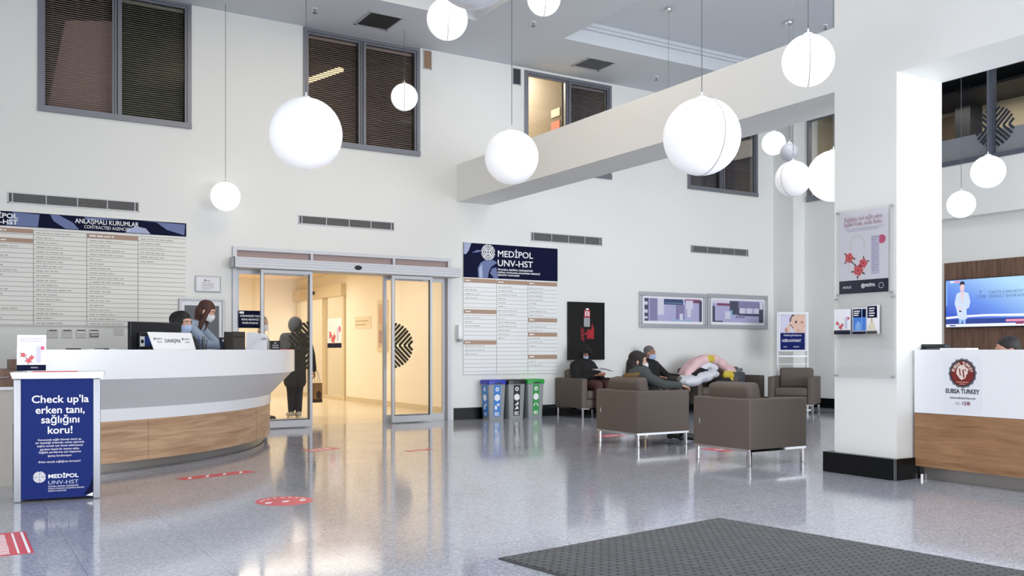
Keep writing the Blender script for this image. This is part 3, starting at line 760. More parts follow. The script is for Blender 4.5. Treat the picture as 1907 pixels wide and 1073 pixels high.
# fire cabinet
c = (9.602, YW, 1.465)
t = thing('fire_cabinet', 'black glass fire hose cabinet in the wall above the hooded person', 'cabinet', c)
mb = MB(); mb.box(-.396, .396, -.02, .15, -.508, .508); mb.build('case', mat('black_gloss_case', rgb(10, 14, 16), .12), t)
mb = MB(); w = .02
mb.box(-.396, .396, -.034, -.02, .508 - w, .508); mb.box(-.396, .396, -.034, -.02, -.508, -.508 + w); mb.box(-.396, -.396 + w, -.034, -.02, -.508, .508); mb.box(.396 - w, .396, -.034, -.02, -.508, .508)
mb.box(-.376, .376, -.028, -.02, -.488, .488)
dr = mb.build('door', mat('black_glass_door', rgb(12, 20, 22), .06), t)
mb = MB(); mb.box(-.05, .08, -.03, -.028, .24, .37); st = mb.build('fire_sign', mat('fire_red', rgb(190, 28, 48), .4), dr)
mb = MB(); mb.box(-.03, -.005, -.0312, -.03, .262, .345); mb.box(.015, .028, -.0312, -.03, .262, .345); mb.box(.04, .062, -.0312, -.03, .262, .345); mb.box(-.03, .028, -.0312, -.03, .33, .352); mb.box(-.015, .05, -.0312, -.03, .372, .40); mb.build('pictogram', PRINT_W, st)
mb = MB(); mb.box(-.055, .075, -.03, -.028, .075, .235)
mb.build('instruction_plate', mat('grey_plate', rgb(160, 163, 166), .4), dr)
mb = MB()
for k in range(5): mb.prism([(-.12, -.0285, .07 - .045 * k), (-.05, -.0285, .01 - .045 * k), (-.05, -.0285, -.012 - .045 * k), (-.12, -.0285, .048 - .045 * k)], (0, -.002, 0))
for x, z0, z1 in ((.02, -.14, .02), (.05, -.14, .03), (.075, -.14, .02), (.10, -.13, .04), (.125, -.14, .13), (.15, -.14, .07)): mb.box(x - .011, x + .011, -.031, -.028, z0, z1)
mb.ball((-.015, -.028, -.05), (.02, .004, .02)); mb.build('hose_marking', mat('hose_red', rgb(178, 24, 44), .45), dr)

# two framed picture collages
LAV = [mat('print_' + n, rgb(*q), .5) for n, q in (('lavender', (178, 176, 214)), ('violet_grey', (138, 130, 172)), ('pale', (216, 214, 232)), ('teal', (54, 74, 110)), ('plum', (128, 70, 104)), ('slate', (70, 74, 96)), ('sky', (150, 184, 222)))]
def collage(x0, x1, z0, z1, label, bits):
    c = ((x0 + x1) / 2, YW, (z0 + z1) / 2); hx, hz = (x1 - x0) / 2, (z1 - z0) / 2
    t = thing('framed_picture', label, 'picture', c, 0, 'framed pictures side by side on the back wall')
    mb = MB(); w = .075
    for a, b, e, f in ((-hx, hx, hz - w, hz), (-hx, hx, -hz, -hz + w), (-hx, -hx + w, -hz + w, hz - w), (hx - w, hx, -hz + w, hz - w)): mb.box(a, b, -.035, 0, e, f, 0, .006)
    mb.build('frame', ALU, t)
    mb = MB(); mb.box(-hx + w, hx - w, -.012, 0, -hz + w, hz - w); mb.build('mount', PAPER, t)
    mb = MB(); ax0, ax1, az0, az1 = -hx + w + .05, hx - w - .04, -hz + w + .05, hz - w - .04
    mb.box(ax0, ax1, -.014, -.012, az0, az1, 0)
    for i, (u0, u1, v0, v1, m) in enumerate(bits):
        e = .0003 * (i + 1); mb.box(ax0 + (ax1 - ax0) * u0, ax0 + (ax1 - ax0) * u1, -.014 - e, -.0135, az0 + (az1 - az0) * v0, az0 + (az1 - az0) * v1, m)
    mb.build('print', LAV, t)
collage(10.80, 12.452, 1.543, 2.205, 'left framed collage with a dark teal block at its top, on the back wall', [(0, .07, 0, 1, 5), (0, .055, .1, .2, 2), (0, .055, .35, .5, 2), (0, .055, .7, .85, 2), (.09, .22, .02, 1, 1), (.22, .33, .28, 1, 2), (.33, .66, .74, .98, 3), (.35, .64, .80, .82, 6), (.54, .69, .02, .74, 1), (.55, .555, .02, .74, 5), (.70, .97, .84, 1, 4), (.71, .84, .55, .95, 2), (.74, .8, .2, .55, 2), (.43, .82, .02, .09, 6), (.60, .66, .06, .35, 2), (.95, 1, 0, .95, 5)])
collage(12.485, 14.105, 1.548, 2.218, 'right framed collage with three pale panels in its middle, on the back wall', [(0, .33, .85, 1, 2), (.09, .34, .74, .86, 4), (0, .05, 0, .72, 5), (.33, .55, .35, .97, 5), (.50, .92, .66, .96, 1), (.52, .63, .42, .66, 2), (.67, .77, .42, .66, 2), (.82, .91, .42, .66, 2), (.5, .92, .30, .41, 5), (.24, .35, .14, .5, 2), (.34, .38, .2, .55, 6), (.45, .62, .2, .33, 1), (.91, 1, 0, .9, 5), (.92, .99, .62, .98, 2), (.05, .2, 0, .06, 5)])

# plaque, wall plates, noticeboard, dispenser
c = (3.103, YW, 2.05)
t = thing('wall_plaque', 'small framed white plaque on the wall between the agencies board and the sliding door', 'plaque', c)
mb = MB(); mb.box(-.176, .176, -.014, 0, -.113, .113, 0, .012); mb.build('frame', ALU_L, t)
mb = MB(); mb.box(-.15, .15, -.018, -.014, -.09, .09); mb.build('plate', PAPER, t)
mb = MB(); emblem(mb, (-.04, -.0185, .05), XR, ZU, .018); dashes(mb, -.02, .03, .045, -.0185, .01, rnd, 1)
for k in range(5): dashes(mb, -.09, .09, .015 - .022 * k, -.0185, .007, rnd, (.8, 1, .9, 1, .7)[k], gap=.004)
mb.build('inscription', PRINT_G, t)
GREYP = mat('socket_plate', rgb(206, 205, 200), .4); DARKP = mat('socket_dark', rgb(84, 84, 84), .5)
for k, (px, st) in enumerate(((98, 0), (125, 0), (151, 1), (175, 2))):
    p = at_y(px, 621.5, YW)
    t = thing('wall_socket', ('leftmost wall socket plate under the agencies board', 'second wall socket plate from the left under the agencies board', 'third wall socket plate from the left, with a white flap, under the agencies board', 'rightmost of the four wall socket plates, dark lower half, under the agencies board')[k], 'socket', (p.x, YW, p.z), 0, 'wall socket plates under the agencies board')
    mb = MB(); mb.box(-.062, .062, -.012, 0, -.056, .056, 0, .004); mb.build('plate', GREYP, t)
    mb = MB(); mb.box(-.044, .048, -.016, -.012, .032, .048); mb.build('slot', DARKP, t)
    mb = MB(); mb.box(-.044, .048, -.017, -.012, .008, .030); mb.build('flap', PRINT_W if st else GREYP, t)
    if st == 2:
        mb = MB(); mb.box(-.05, .055, -.0135, -.012, -.045, .005); mb.box(-.04, .05, -.016, -.0135, -.03, -.005, 1); mb.build('lower_slot', [DARKP, GREYP], t)
p = at_y(221.5, 618.5, YW); mb = MB(); mb.box(-.062, .062, -.008, 0, -.046, .046, 0, .004); o = mb.build('blank_plate', GREYP); o.location = (p.x, YW, p.z)
tag(o, 'blank square wall plate right of the four sockets, above the black monitor', 'plate')
c = (3.012, YW - .028, 1.47)
t = thing('noticeboard', 'white framed noticeboard with dark grey field behind the standing receptionist', 'noticeboard', c)
mb = MB(); hx, hz, w = .306, .378, .03
for a, b, e, f in ((-hx, hx, hz - w, hz), (-hx, hx, -hz, -hz + w), (-hx, -hx + w, -hz, hz), (hx - w, hx, -hz, hz)): mb.box(a, b, -.03, 0, e, f, 0, .006)
mb.build('frame', ALU_L, t)
mb = MB(); mb.box(-hx + w, hx - w, -.01, 0, -hz + w, hz - w); mb.build('backing', PAPER, t)
mb = MB(); mb.box(-hx + .075, hx - .07, -.014, -.01, -hz + .05, hz - .10); mb.build('sheet', mat('slate_sheet', rgb(92, 97, 102), .5), t)
c = (7.06, YW, 1.40)
t = thing('hand_sanitiser_dispenser', 'white wall dispenser between the sliding door and the hospital directory', 'dispenser', c)
mb = MB(); mb.box(-.045, .045, -.10, 0, -.10, .14, 0, .018, 3); mb.build('body', WHITE, t, smooth=40)
mb = MB(); mb.box(-.03, .03, -.11, -.02, -.14, -.10, 0, .008); mb.build('nozzle', mat('grey_nozzle', rgb(170, 172, 176), .4), t, smooth=40)

# ================================================================== RECEPTION DESK (arc)
DC, DR = Vector((-.15, 12.666)), 3.716
def arc(r, z, a0=-80, a1=-12, n=48):
    return [(DC.x + r * math.cos(math.radians(a0 + (a1 - a0) * k / n)), DC.y + r * math.sin(math.radians(a0 + (a1 - a0) * k / n)), z) for k in range(n + 1)]
def arcband(mb, prof, mi=0, a0=-80, a1=-12):
    """closed profile [(r,z)] swept along the arc"""
    rows = [arc(r, z, a0, a1) for r, z in prof]; rows.append(rows[0])
    mb.grid(rows, mi)
    n0 = [r[0] for r in rows[:-1]]; n1 = [r[-1] for r in rows[:-1]]
    mb.poly(n0[::-1], mi); mb.poly(n1, mi)
desk = thing('reception_desk', 'long curved white and oak information desk on the left with a grey sloping band', 'desk', (0, 0, 0))
mb = MB(); arcband(mb, [(DR - .05, 0), (DR - .05, .09), (DR - .02, .09), (DR - .02, 0)]); arcband(mb, [(DR - .02, .012), (DR - .02, .085), (DR, .085), (DR, .012)]); mb.build('kick_plate', mat('steel_kick', rgb(150, 146, 142), .3, .6), desk, smooth=30)
mb = MB(); arcband(mb, [(DR - .03, .09), (DR - .03, .475), (DR + .07, .475), (DR + .07, .09)]); wd = mb.build('oak_band', OAK, desk, smooth=30)
mb = MB()
for a in (-33, -62): arcband(mb, [(DR + .069, .092), (DR + .069, .473), (DR + .0705, .473), (DR + .0705, .092)], 0, a, a + .05)
mb.build('joint', mat('oak_joint', rgb(110, 82, 60), .6), wd)
mb = MB(); arcband(mb, [(DR - .03, .475), (DR - .03, .587), (DR + .078, .587), (DR + .078, .475)]); mb.build('lower_band', WHITE, desk, smooth=30)
mb = MB(); arcband(mb, [(DR - .03, .587), (DR + .05, .87), (DR + .35, .87), (DR + .078, .587)]); mb.build('sloping_band', mat('grey_lacquer', rgb(212, 214, 218), .3), desk, smooth=30)
mb = MB(); arcband(mb, [(DR + .05, .87), (DR + .05, 1.10), (DR - .12, 1.10), (DR - .12, 1.133), (DR + .37, 1.133), (DR + .37, .87)]); mb.build('counter', WHITE, desk, smooth=30)
mb = MB(); arcband(mb, [(DR - .52, .88), (DR - .52, .91), (DR + .05, .91), (DR + .05, .88)], 0, -78, -14); mb.build('work_surface', WHITE, desk, smooth=30)
# lower wing at its left end
mb = MB(); mb.box(-.9, .46, 8.72, 9.4, 0.0, .80); mb.build('low_wing', mat('beige_panel', rgb(196, 192, 182), .5), desk)
mb = MB(); mb.box(-.92, .50, 8.69, 9.42, .80, .825); mb.build('wing_ledge', WHITE, desk)
mb = MB(); mb.box(-.92, .49, 8.70, 9.42, .825, .965); mb.box(.44, .56, 8.80, 9.2, .965, 1.05); mb.box(.49, .52, 8.72, 9.2, .1, .965); w = mb.build('drawer_band', WALNUT, desk)
mb = MB(); mb.cyl((.36, 8.685, .90), (.43, 8.685, .905), .006, n=8); mb.build('handle', CHROME, w)
mb = MB()
pf = [(DC.x + 3.30 * math.cos(math.radians(a)), DC.y + 3.30 * math.sin(math.radians(a)), 0) for a in range(-88, -15, 4)]
mb.prism(pf + [(2.95, 13.2, 0), (-.2, 13.2, 0)], (0, 0, .18))
struct(mb.build('floor_platform', mat('platform_carpet', rgb(90, 92, 98), .8)))

# ------------------------------------------------------------------ promotion counter with poster panel
t = thing('promotion_counter', 'narrow counter with navy check-up poster panel and silver side posts, front left', 'counter', (.413, 7.749, 0), math.atan2(-.092, .58))
PWID = .587
mb = MB(); mb.box(.05, PWID - .05, -.004, .012, .02, .915); pan = mb.build('poster_panel', NAVY, t)
mb = MB(); mb.prism([(PWID - .052, -.0045, .035), (PWID - .052, -.0045, .17), (PWID - .075, -.0045, .10), (PWID - .115, -.0045, .035)], (0, -.0012, 0)); mb.prism([(PWID - .052, -.0060, .022), (PWID - .052, -.0060, .05), (PWID - .10, -.0060, .028)], (0, -.001, 0), 1); mb.build('curled_corner', [NAVY_D, PRINT_W], pan)
for x in (.025, PWID - .025):
    mb = MB(); mb.box(x - .026, x + .026, -.012, .03, 0, .915, 0, .01, 3); mb.build('side_post', ALU, t, smooth=40)
mb = MB(); mb.box(.03, .05, .03, .38, .02, .90); mb.box(PWID - .05, PWID - .03, .03, .38, .02, .90); mb.box(.05, PWID - .05, .36, .38, .02, .90); mb.build('body', mat('dark_counter_side', rgb(92, 76, 66), .5), t)
mb = MB(); mb.prism([(-.02, -.03, .965), (-.005, -.03, .917), (PWID + .02, -.03, .917), (PWID + .025, -.03, .965)], (0, .45, 0)); mb.build('shelf', WHITE, t)
def ppx(px, py): return ((px - 25) * PWID / 162 , .02 + ((937 - 9 * (px - 25) / 162) - py) * .00402 - .012)
def ptext(s, px0, px1, py, size, m=PRINT_W, bold=0.0):
    x0, z = ppx(px0, py); x1, _ = ppx(px1, py)
    return text(s, size, ((x0 + x1) / 2, -.0052, z), XR, ZU, m, pan, width=x1 - x0, bold=bold)
ptext("Check up'la", 58, 164.5, 754, .078, bold=.001); ptext('erken tanı,', 65.5, 157, 773.5, .078, bold=.001); ptext('sağlığını', 76, 147, 791, .078, bold=.001); ptext('koru!', 88, 134, 810, .078, bold=.001)
for s, a, b, y in (('Konusunda sağlık hizmeti check up,', 70, 151, 824), ('bir hastalığı önlemek, erken aşamada', 65.5, 156, 829.8), ('teşhis etmek için ihmal edilmemesi', 68, 153.5, 835.6), ('gereken hayati bir öneme sahip.', 74, 147, 841.4), ('Sağlıklı yarınlarınız için hayatınızı', 71.5, 150, 847.2), ('şansa bırakmayın', 88, 132, 853), ('Erken tanıyla sağlığınızı koruyun!', 71, 149, 865)): ptext(s, a, b, y, .021)
x, z = ppx(72.5, 891); mb = MB(); emblem(mb, (x, -.0052, z), XR, ZU, .043, w=.125); mb.build('emblem', PRINT_W, pan)
ptext('MEDİPOL', 88.5, 145, 892.8, .040, bold=.001); ptext('UNV-HST', 88.5, 145, 904.5, .040, m=mat('pale_print', rgb(190, 196, 216), .5))
for s, b, y in (('İSTANBUL MEDİPOL ÜNİVERSİTESİ', 145, 909.5), ('SAĞLIK UYGULAMA ARAŞTIRMA MERKEZİ', 156, 913.7), ('SEFAKÖY HASTANESİ', 122, 918)): ptext(s, 88.5, b, y, .013)

# rose print shared by the check-up posters: built as small flat shapes
ROSE = mat('rose_pink', rgb(226, 120, 124), .5); ROSE_D = mat('rose_deep', rgb(196, 64, 76), .5); LEAF_ = mat('leaf_print', rgb(74, 66, 70), .5); PINKDOT = mat('magenta_dot', rgb(214, 84, 132), .5); LILAC = mat('lilac_print', rgb(206, 204, 228), .5); LOOP = mat('ivory_loop', rgb(226, 226, 222), .5)
def rose(mb, c, r, R_, U_, n, rng):
    c = Vector(c)
    for lay, (rr, mi) in enumerate(((1, 0), (.78, 1), (.58, 0), (.34, 1))):
        pts = []
        for k in range(20):
            a = 2 * PI * k / 20; q = r * rr * (1 + .12 * math.cos(5 * a + lay)); pts.append(c + R_ * (q * math.cos(a)) + U_ * (q * math.sin(a)) + n * (.0004 * lay))
        mb.prism(pts, n * .0006, mi)
def leafs(mb, c, r, R_, U_, n, angs, mi=2):
    c = Vector(c)
    for a in angs:
        d = R_ * math.cos(a) + U_ * math.sin(a); e = R_ * -math.sin(a) + U_ * math.cos(a)
        mb.prism([c + d * r * .8, c + d * r * 1.2 + e * r * .2, c + d * r * 1.75, c + d * r * 1.2 - e * r * .2], n * .0006, mi)
def ring(mb, c, r0, r1, R_, U_, n, mi, a0=0, a1=2 * PI, k=32):
    c = Vector(c); P = []
    for i in range(k + 1):
        a = a0 + (a1 - a0) * i / k; P.append((c + R_ * (r0 * math.cos(a)) + U_ * (r0 * math.sin(a)) + n * .0008, c + R_ * (r1 * math.cos(a)) + U_ * (r1 * math.sin(a)) + n * .0008))
    for (a, b), (d, e) in zip(P[:-1], P[1:]): mb.poly((a, b, e, d), mi)
def checkup_print(parent, o, R_, U_, w, h, fine=True):
    """white check-up leaflet artwork on a w x h sheet whose lower left corner is o"""
    o = Vector(o); n = R_.cross(U_); at = lambda u, v, e=0.0: o + R_ * (u * w) + U_ * (v * h) + n * e
    mb = MB(); mb.prism([at(0, 0, .0005), at(1, 0, .0005), at(1, .16, .0005), at(0, .16, .0005)], n * .0004); mb.build('navy_footer', NAVY_D, parent)
    mb = MB(); rng = random.Random(5)
    ring(mb, at(.38, .60), .135 * w, .155 * w, R_, U_, n, 5, -.6, PI + .8)
    ring(mb, at(.36, .36), .16 * w, .172 * w, R_, U_, n, 5, PI * .6, PI * 1.7)
    for u, v, r, an in ((.21, .44, .085, (-.9, -.2, 2.4, 3.9)), (.50, .36, .08, (1.5, .3)), (.40, .28, .095, (2.2, 3.3, 4.6, -.5))):
        leafs(mb, at(u, v, .0004), r * w, R_, U_, n, an); rose(mb, at(u, v, .001), r * w, R_, U_, n, rng)
    mb.prism([at(.66, .22, .0006), at(.82, .22, .0006), at(.82, .68, .0006), at(.66, .68, .0006)], n * .0004, 4)
    ring(mb, at(.87, .63), 0.0001, .075 * w, R_, U_, n, 3)
    mb.build('floral_artwork', [ROSE, ROSE_D, LEAF_, PINKDOT, LILAC, LOOP], parent)
    return at
t2 = thing('leaflet_stand', 'white floral check-up leaflet in a clear stand on the promotion counter', 'leaflet stand', (.413 + .013, 7.749 + .07, .965), math.atan2(-.092, .58))
tilt = Matrix.Rotation(-.12, 3, 'X')
UP = tilt @ ZU
def shear(mbf): return mbf
mb = MB(); mb.obox(UP * .14 + XR * .11, (.205, .004, .28), tilt); mb.build('acrylic_back', ACRYL, t2)
mb = MB(); mb.box(.005, .215, -.05, .06, 0, .004); mb.build('acrylic_foot', ACRYL, t2)
mb = MB(); mb.obox(UP * .145 + XR * .11 + (tilt @ Vector((0, -.0035, 0))), (.195, .0012, .27), tilt); sh = mb.build('sheet', PAPER, t2)
checkup_print(sh, UP * .010 + XR * .0125 + tilt @ Vector((0, -.0042, 0)), XR, UP, .195, .27)
text('Kadınlara özel sağlık paketi', .016, UP * .248 + XR * .11 + tilt @ Vector((0, -.0048, 0)), XR, UP, LILAC, sh, width=.165)
text('Sağlıklı kadın, mutlu kadın...', .016, UP * .230 + XR * .11 + tilt @ Vector((0, -.0048, 0)), XR, UP, LILAC, sh, width=.15)
text('MEDİPOL', .012, UP * .028 + XR * .13 + tilt @ Vector((0, -.0052, 0)), XR, UP, PRINT_W, sh, width=.05)
mb = MB(); mb.box(0, .30, -.10, .02, 0, .006); o = mb.build('red_leaflet', RED); o.location = (.413 + .137, 7.749 + .06, .965); o.rotation_euler = (0, 0, math.atan2(-.092, .58))
tag(o, 'thin red leaflet lying flat on the promotion counter beside the leaflet stand', 'leaflet')

# ================================================================== PILLAR ACRYLIC HOLDERS
def px_(px, py, X=XB): return at_x(px, py, X)
RX = Vector((0, -1, 0))
c = Vector((XB, 5.45, 2.01))
t = thing('poster_holder', 'clear acrylic holder with the white floral women health poster on the pillar', 'poster', c)
mb = MB(); mb.box(-.022, -.017, -.30, .30, -.395, .40); mb.build('front_sheet', ACRYL, t)
mb = MB()
for y in (-.285, .285):
    for z in (-.375, .38): mb.cyl((-.03, y, z), (0, y, z), .011, n=12)
mb.build('standoff', CHROME, t, smooth=40)
mb = MB(); mb.box(-.0155, -.014, -.255, .268, -.367, .375); sh = mb.build('poster', mat('poster_paper', rgb(240, 238, 248), .5), t)
at = checkup_print(sh, (-.0158, .268, -.367), RX, ZU, .523, .742)
text('Kadınlara özel sağlık paketi', .06, at(.5, .885, .002), RX, ZU, mat('mauve_print', rgb(204, 172, 188), .5), sh, width=.40)
text('Sağlıklı Kadın, mutlu kadın...', .06, at(.5, .825, .002), RX, ZU, mat('mauve_print', rgb(204, 172, 188), .5), sh, width=.42)
mb = MB()
def bars(mb, at, rows, n):
    for u0, u1, v, hh in rows: mb.prism([at(u0, v, .0009), at(u1, v, .0009), at(u1, v + hh, .0009), at(u0, v + hh, .0009)], n * .0003)
bars(mb, at, [(.12, .9, .79, .004), (.15, .85, .775, .004), (.18, .8, .76, .004)] + [(.67, .8 - .03 * (k % 3), .66 - .028 * k, .006) for k in range(15)], RX.cross(ZU)); mb.build('small_print', mat('blue_grey_print', rgb(150, 152, 190), .5), sh)
text('NOLIS', .03, at(.17, .065, .003), RX, ZU, PRINT_W, sh, width=.09); text('MEDİPOL', .035, at(.64, .075, .003), RX, ZU, PRINT_W, sh, width=.11, bold=.001)
mb = MB(); emblem(mb, at(.50, .085, .002), RX, ZU, .022); ring(mb, at(.86, .08, .002), .022, .026, RX, ZU, RX.cross(ZU), 0); mb.build('emblem', PRINT_W, sh)
c = Vector((XB, 5.45, 1.245))
t = thing('brochure_rack', 'clear acrylic brochure rack below the poster on the pillar', 'rack', c)
mb = MB(); mb.box(-.022, -.017, -.318, .318, -.37, .37); mb.build('back_sheet', ACRYL, t)
mb = MB()
for y in (-.30, .30):
    for z in (-.35, .35): mb.cyl((-.03, y, z), (0, y, z), .011, n=12)
mb.build('standoff', CHROME, t, smooth=40)
mb = MB(); mb.box(-.075, -.022, -.24, .318, .006, .012); mb.box(-.077, -.073, -.24, .318, .006, .06); mb.build('shelf', ACRYL, t)
def brochure(y0, y1, z1, label, kind):
    w, h = abs(y1 - y0), z1 - 1.274
    t = thing('brochure', label, 'brochure', (XB - .03, max(y0, y1), 1.274), 0, 'brochures in the acrylic rack')
    tl = Matrix.Rotation(.06, 3, 'Y'); n = Vector((-1, 0, 0))
    mb = MB(); mb.box(-.012, -.002, -w, 0, 0, h); mb.build('booklet', PAPER, t)
    o = Vector((-.0123, 0, 0)); at = lambda u, v, e=0.0: o + RX * (u * w) + ZU * (v * h) + n * e
    if kind == 0:
        checkup_print(t, o, RX, ZU, w, h)
    else:
        mb = MB(); q = lambda u0, u1, v0, v1, e, mi: mb.prism([at(u0, v0, e), at(u1, v0, e), at(u1, v1, e), at(u0, v1, e)], n * .0004, mi)
        if kind == 1:
            q(.05, .98, .12, .96, 0, 0); q(.05, .98, .64, .96, .0006, 1); q(.0, 1, 0, .1, 0, 1); q(.66, .72, .12, .96, .001, 2)
            mb.prism([at(.2, .14, .0006), at(.62, .14, .0006), at(.6, .4, .0006), at(.42, .52, .0006), at(.22, .34, .0006)], n * .0004, 2)
            for k in range(3): q(.12, .55 - .05 * k, .86 - .08 * k, .90 - .08 * k, .0012, 3)
        else:
            q(.05, .84, .56, .97, 0, 1); q(.0, .84, 0, .10, 0, 4)
            mb.prism([at(.08, .12, .0004), at(.75, .12, .0004), at(.6, .36, .0004), at(.45, .52, .0004), at(.3, .45, .0004), at(.12, .25, .0004)], n * .0004, 5)
            mb.prism([at(.36, .42, .0009), at(.46, .40, .0009), at(.46, .56, .0009), at(.36, .56, .0009)], n * .0004, 6)
            for k in range(4): q(.18, .66 - .06 * (k % 2), .87 - .085 * k, .91 - .085 * k, .0012, 3)
        mb.build('cover_print', [mat('cover_blue', rgb(70, 126, 214), .4), NAVY_D, mat('cover_sky', rgb(130, 176, 232), .4), PRINT_W, mat('cover_dark', rgb(60, 54, 60), .4), mat('cover_ivory', rgb(222, 218, 196), .4), mat('cover_skin', rgb(210, 160, 136), .5)], t)
brochure(5.755, 5.575, 1.504, 'white floral brochure, leftmost in the acrylic rack', 0)
brochure(5.552, 5.405, 1.508, 'blue brochure in the middle of the acrylic rack', 1)
brochure(5.398, 5.272, 1.528, 'white brochure with a dark title block, rightmost in the acrylic rack', 2)

# ================================================================== ARMCHAIRS
def make_armchair(label):
    W, D = .80, .80; hx, hy = W / 2, D / 2
    t = thing('armchair', label, 'armchair', (0, 0, 0), 0, 'taupe armchairs of the waiting area')
    mb = MB()
    # U-shaped shell seen from above: back panel with two arms, one outline, swept up with soft top edge
    outer = [(-hx, -hy), (-hx, hy), (hx, hy), (hx, -hy), (hx - .115, -hy), (hx - .115, hy - .13), (-hx + .115, hy - .13), (-hx + .115, -hy)]
    mb.prism([(x, y, .165) for x, y in outer], (0, 0, .49))
    es = [e for e in mb.bm.edges if not (abs(e.verts[0].co.z - .165) < 1e-4 and abs(e.verts[1].co.z - .165) < 1e-4)]
    bmesh.ops.bevel(mb.bm, geom=es, offset=.022, segments=3, affect='EDGES', profile=.6)
    sh = mb.build('shell', FABRIC, t, smooth=40)
    badge = MB(); badge.box(hx - .105, hx - .088, hy, hy + .004, .375, .43, 0, .0015); badge.build('badge', CHROME, sh)
    mb = MB(); mb.box(-hx + .115, hx - .115, -hy + .015, hy - .13, .165, .31, 0, .01); mb.build('seat_base', FABRIC, t, smooth=40)
    mb = MB(); mb.box(-hx + .118, hx - .118, -hy - .005, hy - .12, .312, .455, 0, .03, 4); mb.build('seat_cushion', FABRIC, t, smooth=40)
    mb = MB(); R = Matrix.Rotation(-.20, 3, 'X')
    mb.obox((0, hy - .205, .615), (W - .21, .17, .38), R, 0, .05, 5)
    mb.build('back_cushion', FABRIC, t, smooth=40)
    mb = MB()
    for s in (-1, 1): mb.box(s * (hx - .02) - .016, s * (hx - .02) + .016, -hy + .01, hy - .01, .14, .165); mb.box(-hx + .01, hx - .01, s * (hy - .02) - .016, s * (hy - .02) + .016, .14, .165)
    mb.build('base_frame', CHROME, t)
    for sx in (-1, 1):
        for sy in (-1, 1):
            mb = MB(); x, y = sx * (hx - .035), sy * (hy - .035)
            mb.box(x - .019, x + .019, y - .012, y + .012, 0, .14, 0, .003); mb.build('leg', CHROME, t)
    return t
A3 = make_armchair('taupe armchair seen from behind, nearest to the pillar, with an empty seat')
A3.location = (7.0, 6.82, 0); A3.rotation_euler.z = PI / 2
G = 'taupe armchairs of the waiting area'
dup(A3, (7.19, 8.76, 0), PI / 2, 'taupe armchair seen from behind with the long-haired woman sitting in it', G)
dup(A3, (9.34, 12.84, 0), 0, 'taupe armchair against the back wall with the hooded person sitting in it', G)
dup(A3, (10.72, 12.84, 0), 0, 'taupe armchair against the back wall with the grey-haired man sitting in it', G)
dup(A3, (11.90, 12.84, 0), 0, 'taupe armchair against the back wall with the pink coat heaped on it', G)
dup(A3, (12.78, 12.84, 0), 0, 'taupe armchair right of the pink coat, only its right arm and cushion showing', G)
dup(A3, (13.11, 11.66, 0), math.radians(-58), 'empty taupe armchair facing the hall in front of the poster stand', G)

